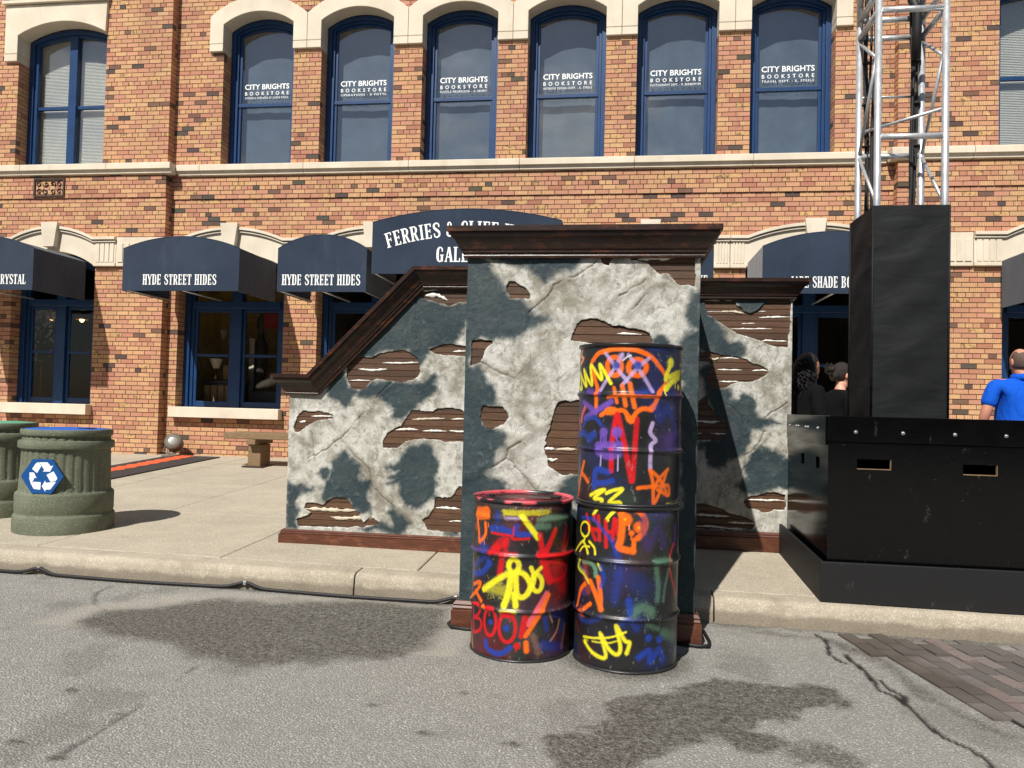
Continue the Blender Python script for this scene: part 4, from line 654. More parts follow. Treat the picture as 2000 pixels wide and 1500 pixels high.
def rect_cells(x0, x1, z0, z1, ops):
    xs = sorted({x0, x1} | {v for o in ops for v in o[:2] if x0 < v < x1}); zs = sorted({z0, z1} | {v for o in ops for v in o[2:] if z0 < v < z1})
    out = []
    for a, b in zip(xs[:-1], xs[1:]):
        run = None
        for c, d in zip(zs[:-1], zs[1:]):
            mx, mz = (a + b) / 2, (c + d) / 2
            if any(o[0] < mx < o[1] and o[2] < mz < o[3] for o in ops):
                if run: out.append((a, b) + tuple(run)); run = None
            else:
                run = [run[0], d] if run else [c, d]
        if run: out.append((a, b) + tuple(run))
    return out

PAL = [(srgb(196, 144, 118), 30), (srgb(202, 153, 118), 26), (srgb(188, 132, 108), 15), (srgb(208, 169, 126), 14), (srgb(172, 117, 96), 7)]
PALC = [p for p, n in PAL for _ in range(n)]
def brick_tint():
    u = random.random()
    if u < .06: return srgb(random.randint(78, 92), random.randint(68, 78), random.randint(62, 70))[:3] + (0.,)
    if u < .115: return srgb(212, 172, 118)[:3] + (.5,)
    c = random.choice(PALC); k = random.uniform(.92, 1.08)
    c = tuple(min(1, x * k) for x in c[:3])
    if u < .40: return tuple(a * .5 + b * .5 for a, b in zip(c, srgb(200, 156, 114)[:3])) + (1.,)
    return c + (0.,)

def build_walls():
    mortar = MB(); B = []                                  # B: x0,x1,y0,y1,z0,z1,tint
    for w in WALLS:
        ops = w['op']; g = .006
        big = [(a - g, b + g, c - g, d + g) for a, b, c, d in ops]
        for a, b, c, d in rect_cells(w['x0'] + (g if w['x0'] == XPR else 0), w['x1'] - (g if w['x1'] == XPL else 0), 0.25, ZT, big):
            mortar.box(a, b, w['y'] + .009, w['y'] + .30, c, d)
        n = int((ZT - BZ) / BC)
        for k in range(n):
            z0 = BZ + k * BC + .0055; z1 = BZ + (k + 1) * BC - .0055; zm = (z0 + z1) / 2
            hdr = (k % 6 == 2); L = BL / 2 if hdr else BL
            off = (0 if hdr else (BL / 2 if k % 2 else 0)) + (BL / 4 if hdr else 0)
            segs = [(w['x0'], w['x1'])]
            for a, b, c, d in ops:
                if c - .01 < zm < d + .01:
                    segs = [s for x0, x1 in segs for s in ((x0, min(x1, a)), (max(x0, b), x1)) if s[1] - s[0] > .02]
            proud = .024 if 4.71 < zm < 5.12 else 0
            for x0, x1 in segs:
                e0 = math.floor((x0 - off) / L) * L + off
                cuts = [x0]
                p = e0 + L
                while p < x1:
                    if p - cuts[-1] > .045 and x1 - p > .045: cuts.append(p)
                    p += L
                cuts.append(x1)
                for i in range(len(cuts) - 1):
                    a, b = cuts[i], cuts[i + 1]
                    first, last = i == 0, i == len(cuts) - 2
                    ea = 0 if first else .005; eb = 0 if last else .005
                    dep = .07
                    if (first and x0 != w['x0']) or (last and x1 != w['x1']) or (last and w['x1'] == XPL) or (first and w['x0'] == XPR): dep = .285
                    y = w['y'] - proud + random.uniform(-.0012, .0012)
                    if dep > .1 and hdr or (dep > .1 and k % 2):
                        B.append((a + ea, b - eb, y, y + .10, z0, z1, brick_tint())); B.append((a + ea, b - eb, y + .109, y + .285 + proud, z0, z1, brick_tint()))
                    else:
                        B.append((a + ea, b - eb, y, y + dep + proud, z0, z1, brick_tint()))
    wall = mortar.build('wall', MAT['mortar'], BLD)
    # the 300 that show largest become single bricks
    def show(b):
        x, z = (b[0] + b[1]) / 2, (b[4] + b[5]) / 2
        if b[2] > 12.05: return 1e9
        vis = (3.1 < z < 5.05 and 2.2 < x < 5.3 and z > 4.3) or (4.25 < z < 7.1 and -2.2 < x < 5.3 and z > 4.28) or (4.74 < x < 5.38 and 1.7 < z < 3.5)
        if not vis: return 1e9 + abs(x)
        return (x * x + (b[2]) ** 2 + (z - 1.38) ** 2) - (30 if (b[1] - b[0]) > .15 else 0)
    order = sorted(range(len(B)), key=lambda i: show(B[i]))
    single = set(order[:300])
    vs_, qs, ts = [], [], []
    cache = {}
    for i, b in enumerate(B):
        x0, x1, y0, y1, z0, z1, t = b
        if i in single:
            key = (round(x1 - x0, 3), round(y1 - y0, 2), tuple(round(c * 12) for c in t))
            if key not in cache:
                hx, dy, hz = (x1 - x0) / 2, y1 - y0, (z1 - z0) / 2
                me = MB().box(-hx, hx, 0, dy, -hz, hz).mesh('brick')
                at = me.attributes.new('tint', 'FLOAT_COLOR', 'POINT'); at.data.foreach_set('color', list(t) * 8)
                me.materials.append(MAT['brick']); cache[key] = me
            o = bpy.data.objects.new('brick', cache[key]); COL.objects.link(o)
            o.location = ((x0 + x1) / 2, y0, (z0 + z1) / 2); o.rotation_euler = (random.uniform(-.012, .012), 0, random.uniform(-.006, .006)); o.parent = wall
            continue
        n = len(vs_)
        ja, jb, jc, jd = (random.uniform(-.0012, .0012) for _ in range(4))
        vs_ += [(x0, y0 + ja, z0), (x1, y0 + jb, z0), (x1, y1, z0), (x0, y1, z0), (x0, y0 + jc, z1), (x1, y0 + jd, z1), (x1, y1, z1), (x0, y1, z1)]
        qs += [(n, n + 3, n + 2, n + 1), (n + 4, n + 5, n + 6, n + 7), (n, n + 1, n + 5, n + 4), (n + 1, n + 2, n + 6, n + 5), (n + 3, n, n + 4, n + 7)]
        ts += [t] * 8
    me = np_mesh('bricks', vs_, qs, {'tint': ts}, smooth=False)
    tag(put('bricks', me, wall, MAT['brick']), kind='stuff')
    return wall
WALL = build_walls()

# floors, back and side walls that close the rooms
def shell():
    m = MB()
    m.box(-13.4, 8.9, 12.36, 12.46, 3.86, 5.0)
    m.box(-13.4, 8.9, 12.36, 16.2, 3.95, 4.05)
    m.box(-13.4, 8.9, 12.36, 16.2, 9.25, 9.4)
    m.box(-13.4, 8.9, 16.1, 16.2, .2, 9.25)
    m.box(-13.4, -13.3, 12.2, 16.1, .2, 9.25); m.box(8.8, 8.9, 12.2, 16.1, .2, 9.25)
    for x in (-8.0, -5.2, -2.95, -.9, 1.62, 3.95): m.box(x, x + .06, 12.36, 16.1, .2, 3.95)
    m.build('room_partition', MAT['wall_dim'], BLD)
    m = MB(); m.box(-13.4, 8.9, 12.36, 16.1, .3, .44); m.build('shop_floor', MAT['floor_in'], BLD)
    m = MB(); m.box(-7.94, -5.2, 14.4, 14.45, .44, 3.95); m.build('shop_back_wall', MAT['wall_yellow'], BLD)
    m = MB(); m.box(-7.94, -7.9, 12.5, 15.2, .44, 3.95); m.build('shop_side_wall', MAT['wall_yellow'], BLD)
shell()

# ---- stone trim
def stone(poly, y0, y1, name, bevel=.006):
    return MB().prism(poly, y0, y1).build(name, MAT['stone'], BLD, bevel=bevel)

def upper_arch(l, r, lo, spr, apex, yw, hw, ztop_side, ztop, mono=False, hr=None):
    """arch stone over an upper window; hw = width of each leg, with impost block below"""
    ib = lo + .128; hl = hw; hr = hw if hr is None else hr
    if hl == 0 or hr == 0: pass
    inner = arc(l + .004, r - .004, spr, apex - spr)
    if mono:
        outer = [(r + hr, ztop), (l - hl, ztop)]
    else:
        outer = arc(l - hw + .003, r + hw - .003, ztop_side, ztop - ztop_side)[::-1]
    poly = ([(l - hl + .003, ib), (l + .004, ib)] if hl > .05 else []) + inner + ([(r - .004, ib), (r + hr - .003, ib)] if hr > .05 else []) + outer
    stone(poly, yw - .055, yw + .24, 'stone_arch', .008)
    for a, b in ((l - hl + .003, l + .004), (r - .004, r + hr - .003)):
        if b - a > .05: stone([(a, lo), (b, lo), (b, ib - .007), (a, ib - .007)], yw - .055, yw + .24, 'impost_block', .006)

for l, r in UPW:
    upper_arch(l, r, 7.21, UP_SPR, UP_APEX, YM, .2395, 7.80, 8.13)
for l, r in ((-10.40, -8.745), (5.36, 7.02)):
    upper_arch(l, r, 7.105, 7.55, 7.765, YP, .01 if l > 0 else .245, 8.07, 8.07, mono=True, hr=.245 if l > 0 else .012)
    m = MB().box(l - (.28 if l < 0 else .02), r + (.02 if l < 0 else .28), YP - .11, YP - .002, 8.085, 8.14); m.build('stone_band', MAT['stone'], BLD, bevel=.006)
    for k in range(int((r - l + .26) / .11)):
        MB().box(l - .26 + (.26 if l > 0 else 0) + k * .11, l - .26 + (.26 if l > 0 else 0) + k * .11 + .06, YP - .1, YP - .003, 8.143, 8.20).build('dentil', MAT['stone'], BLD)
    MB().box(l - (.30 if l < 0 else .02), r + (.02 if l < 0 else .3), YP - .16, YP - .001, 8.203, 8.32).build('stone_cornice', MAT['stone'], BLD, bevel=.01)

def band(xa, xb, yw, joints):
    prof = [(-.10, 5.274), (-.115, 5.262), (-.115, 5.172), (-.085, 5.165), (-.085, 5.150), (-.07, 5.140), (-.07, 5.108), (-.03, 5.098), (.06, 5.098), (.28, 5.274)]
    cuts = [xa] + [j for j in joints if xa + .1 < j < xb - .1] + [xb]
    for a, b in zip(cuts[:-1], cuts[1:]):
        a2, b2 = a + .004, b - .004
        n = len(prof)
        m = MB().add([(a2, yw + y, z) for y, z in prof] + [(b2, yw + y, z) for y, z in prof],
                     [tuple(range(n - 1, -1, -1)), tuple(range(n, 2 * n))] + [(i, (i + 1) % n, (i + 1) % n + n, i + n) for i in range(n)])
        o = m.build('band_stone', MAT['stone'], BLD)
        bm = bmesh.new(); bm.from_mesh(o.data); bmesh.ops.recalc_face_normals(bm, faces=bm.faces); bm.to_mesh(o.data); bm.free()
band(-13.4, XPL + .115, YP, [-13.0, -11.6, -10.2, -8.6])
band(XPL + .118, XPR - .118, YM, [-7.02, -5.2, -3.42, -1.62, .17, 1.95])
band(XPR - .115, 8.9, YP, [5.0, 6.9])

def gf_hood(l, r, yw, left_end, right_end):
    """stone hood over a shop window: stretches to the pier centres, arched top with keystone"""
    top = [(left_end, 4.03)] + arc(l + .02, r - .02, 4.03, .19) + [(right_end, 4.03)]
    inner = arc(l + .004, r - .004, 3.56, .24)[::-1]
    poly = [(left_end, 3.545), (left_end, 4.03)] + top[1:-1] + [(right_end, 4.03), (right_end, 3.545), (r - .004, 3.545)] + inner + [(l + .004, 3.545)]
    stone(poly, yw - .05, yw + .24, 'hood_stone', .006)
    for k, (t0, t1, pr) in enumerate(((-.002, .045, .11), (.058, .085, .085))):
        up = [(left_end, 4.03 + .002 - t0)] + [(x, z - t0) for x, z in arc(l + .02, r - .02, 4.03, .19)] + [(right_end, 4.03 + .002 - t0)]
        dn = [(x, z - (t1 - t0)) for x, z in up][::-1]
        stone(up + dn, yw - pr, yw - .049, 'hood_moulding', .004)
    c = (l + r) / 2
    stone([(c - .10, 3.86), (c + .10, 3.86), (c + .155, 4.275), (c - .155, 4.275)], yw - .155, yw - .03, 'keystone', .006)
    for a, b in ((left_end, l), (r, right_end)):
        if b - a < .12: continue
        n = 4; s = (b - a - .05) / n
        for i in range(n):
            MB().box(a + .025 + i * s + .008, a + .025 + (i + 1) * s - .008, yw - .064, yw - .0495, 3.61, 3.93).build('reed', MAT['stone'], BLD, bevel=.004)
        MB().box(a, b, yw - .068, yw - .0495, 3.546, 3.60).build('impost_foot', MAT['stone'], BLD, bevel=.004)
gf_hood(-10.35, -8.80, YP, -10.75, -8.40)
MB().box(-8.395, XPL + .05, YP - .05, YP + .1, 3.545, 4.03).build('hood_stone', MAT['stone'], BLD, bevel=.006)
gf_hood(*GFW[0], YM, -7.51, -5.215)
gf_hood(*GFW[1], YM, -5.205, -2.89)
gf_hood(DOOR[0], DOOR[1], YM, -2.88, -.83)
gf_hood(*GFW[2], YM, -.82, 1.633)
gf_hood(*GFW[3], YM, 1.642, 3.93)
gf_hood(5.42, 6.97, YP, 5.02, 7.4)
MB().box(XPR - .03, 5.01, YP - .05, YP + .1, 3.545, 4.03).build('hood_stone', MAT['stone'], BLD, bevel=.006)
for a, b in ((4.55, 5.0),):
    for i in range(4): MB().box(a + i * .115, a + i * .115 + .09, YP - .064, YP - .0495, 3.61, 3.93).build('reed', MAT['stone'], BLD, bevel=.004)
for a in ((-8.36, 4),):
    for i in range(4): MB().box(a[0] + i * .115, a[0] + i * .115 + .09, YP - .064, YP - .0495, 3.61, 3.93).build('reed', MAT['stone'], BLD, bevel=.004)

# ---- windows
def ring(l, r, zb, spr, rise, t, y0, y1):
    """jamb-arch-jamb frame of thickness t (inwards), open at the foot"""
    outer = [(l, zb)] + (arc(l, r, spr, rise) if rise else [(l, spr), (r, spr)]) + [(r, zb)]
    li, ri = l + t, r - t
    inner = [(li, zb)] + (arc(li, ri, spr - t * .25, rise - t * .75) if rise else [(li, spr - t), (ri, spr - t)]) + [(ri, zb)]
    n = len(outer); m = MB()
    v = [(x, y0, z) for x, z in outer] + [(x, y0, z) for x, z in inner] + [(x, y1, z) for x, z in outer] + [(x, y1, z) for x, z in inner]
    f = []
    for i in range(n - 1):
        f += [(i, n + i, n + i + 1, i + 1), (n + i, 3 * n + i, 3 * n + i + 1, n + i + 1), (2 * n + i, 2 * n + i + 1, 3 * n + i + 1, 3 * n + i), (i, i + 1, 2 * n + i + 1, 2 * n + i)]
    f += [(0, 2 * n, 3 * n, n), (n - 1, 2 * n - 1, 4 * n - 1, 3 * n - 1)]
    return m.add(v, f)

def qpane(x0, x1, y, z0, z1): return MB().add([(x0, y, z0), (x1, y, z0), (x1, y, z1), (x0, y, z1)], [(0, 1, 2, 3)])
def fpane(poly, y):
    n = len(poly); a = sum(poly[i][0] * poly[(i + 1) % n][1] - poly[(i + 1) % n][0] * poly[i][1] for i in range(n))
    if a < 0: poly = poly[::-1]
    return MB().add([(x, y, z) for x, z in poly], [tuple(range(n))])

def sans(text, size, cx, base, y, width=None, bold=0., parent=None, name='lettering', spacing=1.):
    cu = bpy.data.curves.new('txt', 'FONT'); cu.body = text; cu.size = 1; cu.align_x = 'CENTER'; cu.offset = bold; cu.space_character = spacing; cu.resolution_u = 3
    o = bpy.data.objects.new('txt', cu); COL.objects.link(o)
    dg = bpy.context.evaluated_depsgraph_get(); dg.update()
    me = bpy.data.meshes.new_from_object(o.evaluated_get(dg))
    bpy.data.objects.remove(o)
    co = np.zeros(len(me.vertices) * 3, np.float32); me.vertices.foreach_get('co', co); co = co.reshape(-1, 3)
    w = co[:, 0].max() - co[:, 0].min(); h = co[:, 1].max() - co[:, 1].min()
    sx = (width / w) if width else size / h; sz = size / h
    mx = (co[:, 0].max() + co[:, 0].min()) / 2; mn = co[:, 1].min()
    out = np.stack([cx + (co[:, 0] - mx) * sx, np.full(len(co), y), base + (co[:, 1] - mn) * sz], -1)
    me.vertices.foreach_set('co', out.astype(np.float32).ravel()); me.update()
    return put(name, me, parent, MAT['letter'])

CAP = ['OWNED & OPERATED BY SUZAN KROUL', 'OPERATIONS - D POTTS', 'PUZZLE PROFESSOR - A HENRY', 'INTERIOR DESIGN DEPT. - K. STEELE', 'PHOTOGRAPHY DEPT. - M. BERBERMYER', 'TRAVEL DEPT. - K. STEELE']
def upper_window(l, r, i):
    y = YM + .245
    spr, rise = UP_SPR - .0, UP_APEX - UP_SPR
    w = ring(l + .002, r - .002, UP_SILL, spr - .002, rise, .075, y, y + .12).build('window', MAT['blue'], BLD, bevel=.005)
    ring(l + .078, r - .078, UP_SILL, spr - .02, rise - .055, .045, y + .035, y + .12).build('inner_casing', MAT['blue'], w, bevel=.004)
    gl, gr = l + .165, r - .165
    ring(l + .124, r - .124, UP_SILL, spr - .034, rise - .085, .045, y + .075, y + .125).build('sash', MAT['blue'], w, bevel=.004)
    MB().box(l + .124, r - .124, y + .06, y + .12, 6.385, 6.445).build('meeting_rail', MAT['blue'], w, bevel=.004)
    MB().box(l + .124, r - .124, y + .075, y + .125, 5.277, 5.33).build('bottom_rail', MAT['blue'], w, bevel=.004)
    fpane([(gl - .02, 6.42), (gr + .02, 6.42)] + arc(gl - .02, gr + .02, spr - .05, rise - .11)[::-1], y + .093).build('pane', MAT['glass'], w)
    fpane([(gl - .02, 5.30), (gr + .02, 5.30), (gr + .02, 6.41), (gl - .02, 6.41)], y + .103).build('pane', MAT['glass'], w)
    # roller shade behind, slightly wavy
    bx = np.linspace(l + .05, r - .05, 40); bz = np.linspace(5.27, 7.95, 14)
    v = [(x, y + .215 + .02 * math.sin(i * 2.7) + .004 * math.sin(x * 7 + i * 2 + z * .6) + .003 * math.sin(x * 19 + i * 5 + z * 1.3), z) for x in bx for z in bz]
    f = [(a * 14 + b, (a + 1) * 14 + b, (a + 1) * 14 + b + 1, a * 14 + b + 1) for a in range(39) for b in range(13)]
    MB().add(v, f).build('roller_shade', MAT['blind_grey'], w, smooth=True)
    c = (l + r) / 2
    ty = y + .0905
    sans('CITY BRIGHTS', .092, c, 6.70, ty, .80, .018, w)
    sans('BOOKSTORE', .062, c, 6.60, ty, .79, .012, w, spacing=1.9)
    tag(sans(CAP[i], .036, c, 6.535, ty, .79, .006, w, spacing=1.2), kind='stuff')
for i, (l, r) in enumerate(UPW): upper_window(l, r, i)

def pav_upper(l, r):
    y = YP + .245; spr, rise = 7.55, .21
    w = ring(l + .002, r - .002, UP_SILL, spr - .002, rise, .085, y, y + .12).build('window', MAT['blue'], BLD, bevel=.005)
    ring(l + .088, r - .088, UP_SILL, spr - .02, rise - .06, .055, y + .035, y + .12).build('inner_casing', MAT['blue'], w, bevel=.004)
    c = (l + r) / 2
    MB().box(c - .075, c + .075, y + .02, y + .12, 5.277, 7.66).build('mullion', MAT['blue'], w, bevel=.008)
    for a, b in ((l + .144, c - .076), (c + .076, r - .144)):
        MB().box(a, b, y + .06, y + .115, 6.37, 6.425).build('meeting_rail', MAT['blue'], w, bevel=.004)
        qpane(a, b, y + .093, 5.28, 6.38).build('pane', MAT['glass'], w)
        qpane(a, b, y + .083, 6.41, 7.66).build('pane', MAT['glass'], w)
    m = MB(); n = 96
    for k in range(n):
        z = 5.28 + k * .0255
        m.add([(l + .1, y + .16, z), (r - .1, y + .16, z), (r - .1, y + .172, z + .0245), (l + .1, y + .172, z + .0245)], [(0, 1, 2, 3)])
    tag(m.build('venetian_blind', MAT['blind_white'], w), kind='stuff')
    MB().box(l + .05, r - .05, y + .2, y + .21, 5.27, 7.9).build('blind_backing', MAT['blind_white'], w)
pav_upper(-10.40, -8.745); pav_upper(5.36, 7.02)

def shop_window(l, r, yw, sill=True, zb=1.22):
    y = yw + .20; c = (l + r) / 2
    w = ring(l + .002, r - .002, zb, 3.555, .24, .10, y, y + .14).build('window', MAT['blue'], BLD, bevel=.006)
    ring(l + .103, r - .103, zb, 3.50, .20, .055, y + .04, y + .14).build('inner_casing', MAT['blue'], w, bevel=.005)
    MB().box(l + .158, r - .158, y + .015, y + .14, 2.90, 3.02).build('transom_bar', MAT['blue'], w, bevel=.008)
    MB().box(c - .09, c + .09, y + .02, y + .141, zb, 3.68).build('mullion', MAT['blue'], w, bevel=.008)
    for a, b in ((l + .158, c - .091), (c + .091, r - .158)):
        m = MB(); s = .055
        m.box(a, a + s, y + .065, y + .115, zb + .002, 2.898); m.box(b - s, b, y + .065, y + .115, zb + .002, 2.898)
        m.build('sash_stile', MAT['blue'], w, bevel=.003)
        MB().box(a + s, b - s, y + .066, y + .114, zb + .004, zb + .10).build('bottom_rail', MAT['blue'], w, bevel=.003)
        MB().box(a + s, b - s, y + .066, y + .114, 2.84, 2.897).build('top_rail', MAT['blue'], w, bevel=.003)
        MB().box(a + s, b - s, y + .055, y + .12, 2.08, 2.125).build('meeting_rail', MAT['blue'], w, bevel=.003)
        qpane(a + s - .01, b - s + .01, y + .087, zb + .09, 2.09).build('pane', MAT['glass2'], w)
        qpane(a + s - .01, b - s + .01, y + .079, 2.12, 2.85).build('pane', MAT['glass2'], w)
        qpane(a, b, y + .087, 3.02, 3.66).build('pane', MAT['glass2'], w)
    if sill:
        MB().box(l - .03, r + .03, yw - .15, yw + .21, zb - .175, zb - .002).build('sill', MAT['stone'], BLD, bevel=.008)
    return w
shop_window(-10.35, -8.80, YP)
for l, r in GFW: shop_window(l, r, YM)
shop_window(5.42, 6.97, YP)
def shop_door():
    l, r = DOOR; y = YM + .2; c = (l + r) / 2
    w = ring(l + .002, r - .002, .42, 3.555, .24, .10, y, y + .14).build('door', MAT['blue'], BLD, bevel=.006)
    MB().box(l + .1, r - .1, y + .02, y + .14, 2.72, 2.84).build('transom_bar', MAT['blue'], w, bevel=.006)
    for a, b in ((l + .1, c - .01), (c + .01, r - .1)):
        m = MB(); m.box(a, a + .1, y + .05, y + .1, .44, 2.72); m.box(b - .1, b, y + .05, y + .1, .44, 2.72)
        m.box(a + .1, b - .1, y + .05, y + .1, .44, .72); m.box(a + .1, b - .1, y + .05, y + .1, 2.6, 2.72)
        m.build('door_leaf', MAT['blue'], w, bevel=.004)
        qpane(a + .09, b - .09, y + .07, .7, 2.62).build('pane', MAT['glass2'], w)
    qpane(l + .1, r - .1, y + .07, 2.84, 3.66).build('pane', MAT['glass2'], w)
    for s in (-1, 1): MB().tube([(c + s * .07, y + .02, 1.3), (c + s * .07, y + .02, 1.7)], .015).build('handle', MAT['brass'], w, smooth=True)
    MB().box(l, r, YM - .1, YM + .3, .36, .435).build('threshold', MAT['stone'], BLD)
shop_door()

# ornate iron vent on the left wing
def grille():
    m = MB().box(-9.985, -9.405, YP - .022, YP - .002, 4.735, 5.055)
    g = m.build('vent_plate', MAT['dark'], BLD)
    fr = MB(); fr.box(-9.985, -9.405, YP - .045, YP - .0225, 4.735, 4.765); fr.box(-9.985, -9.405, YP - .045, YP - .0225, 5.025, 5.055)
    fr.box(-9.985, -9.955, YP - .045, YP - .0225, 4.765, 5.025); fr.box(-9.435, -9.405, YP - .045, YP - .0225, 4.765, 5.025)
    fr.build('vent_frame', MAT['iron'], g)
    for i in range(4):
        for j in range(2):
            cx, cz = -9.885 + i * .127, 4.83 + j * .13
            a0 = (i * 2 + j) * 1.1
            pts = [(cx + (.055 - .0085 * k * .55) * math.cos(a0 + k * .7), YP - .033, cz + (.055 - .0085 * k * .55) * math.sin(a0 + k * .7)) for k in range(11)]
            MB().tube(pts, .0085, 5).build('scroll', MAT['iron'], g)
grille()

# ------------------------------------------------------------------ the other side of the street (behind the camera, mirrored in the glass)
MAT['far_wall'] = simple('far_stucco', srgb(128, 108, 88), .9, var=.12, vscale=1.)
MAT['far_roof'] = simple('far_roof', srgb(70, 62, 58), .8)
MAT['far_glass'] = simple('far_glass', srgb(20, 24, 28), .12, bstr=0)
def far_side():
    for i, (xa, xb, h, lb) in enumerate(((-34, -15, 8.2, 'low tan building across the street on the left'), (-14.5, 4, 9.4, 'tan building across the street facing the brick facade'), (4.5, 26, 7.6, 'low tan building across the street on the right'))):
        t = thing('street_building', lb, 'building', ((xa + xb) / 2, -24, 0), 'buildings across the street')
        MB().box(xa, xb, -30, -24, -.1, h).build('wall', MAT['far_wall'], t)
        MB().box(xa - .3, xb + .3, -30.3, -23.7, h + .002, h + .5).build('roof', MAT['far_roof'], t)
        n = int((xb - xa) / 2.6)
        for k in range(n):
            x = xa + 1.3 + k * 2.6
            for z0, z1 in ((.9, 3.2), (4.6, 6.6)):
                MB().box(x - .7, x + .7, -24.02, -23.97, z0, z1).build('window', MAT['far_glass'], t)
far_side()

# ------------------------------------------------------------------ slab-serif lettering for the awnings
S_, T_ = .15, .07
def _rect(x0, y0, x1, y1): return [(x0, y0), (x1, y0), (x1, y1), (x0, y1)]
def _bar(a, b, w):
    d = Vector((b[0] - a[0], b[1] - a[1])).normalized(); n = Vector((-d.y, d.x)) * w / 2
    return [(a[0] - n.x, a[1] - n.y), (b[0] - n.x, b[1] - n.y), (b[0] + n.x, b[1] + n.y), (a[0] + n.x, a[1] + n.y)]
def _ser(x, y0, y1, top=True, bot=True, s=S_):
    r = [_rect(x - s / 2, y0, x + s / 2, y1)]
    for ok, a in ((top, y1 - T_), (bot, y0)):
        if ok: r += [_rect(x - s / 2 - .065, a, x - s / 2, a + T_), _rect(x + s / 2, a, x + s / 2 + .065, a + T_)]
    return r
def _cur(pts, ws):
    # refine with Catmull-Rom
    P = [Vector(p) for p in pts]; out = []; w2 = []
    for i in range(len(P) - 1):
        p0, p1, p2, p3 = P[max(i - 1, 0)], P[i], P[i + 1], P[min(i + 2, len(P) - 1)]
        for k in range(4):
            t = k / 4
            out.append(.5 * ((2 * p1) + (p2 - p0) * t + (2 * p0 - 5 * p1 + 4 * p2 - p3) * t * t + (3 * p1 - p0 - 3 * p2 + p3) * t ** 3)); w2.append(ws[i] * (1 - t) + ws[i + 1] * t)
    out.append(P[-1]); w2.append(ws[-1])
    L, Rr = [], []
    for i, p in enumerate(out):
        d = (out[min(i + 1, len(out) - 1)] - out[max(i - 1, 0)]).normalized(); n = Vector((-d.y, d.x)) * w2[i] / 2
        L.append(tuple(p + n)); Rr.append(tuple(p - n))
    return [[L[i], L[i + 1], Rr[i + 1], Rr[i]] for i in range(len(out) - 1)]
BOWL = ([(.2, .965), (.32, .95), (.42, .85), (.45, .5), (.42, .15), (.32, .05), (.2, .035)], [.07, .09, .14, .17, .14, .09, .07])
CCUR = ([(.45, .68), (.43, .87), (.33, .96), (.21, .94), (.13, .78), (.115, .5), (.13, .22), (.21, .06), (.33, .04), (.43, .13), (.45, .3)], [.08, .09, .08, .11, .16, .17, .16, .11, .08, .08, .06])
OCUR = ([(.28, .965), (.16, .9), (.115, .7), (.11, .5), (.115, .3), (.16, .1), (.28, .035), (.40, .1), (.445, .3), (.45, .5), (.445, .7), (.40, .9), (.28, .965)], [.07, .12, .16, .17, .16, .12, .07, .12, .16, .17, .16, .12, .07])
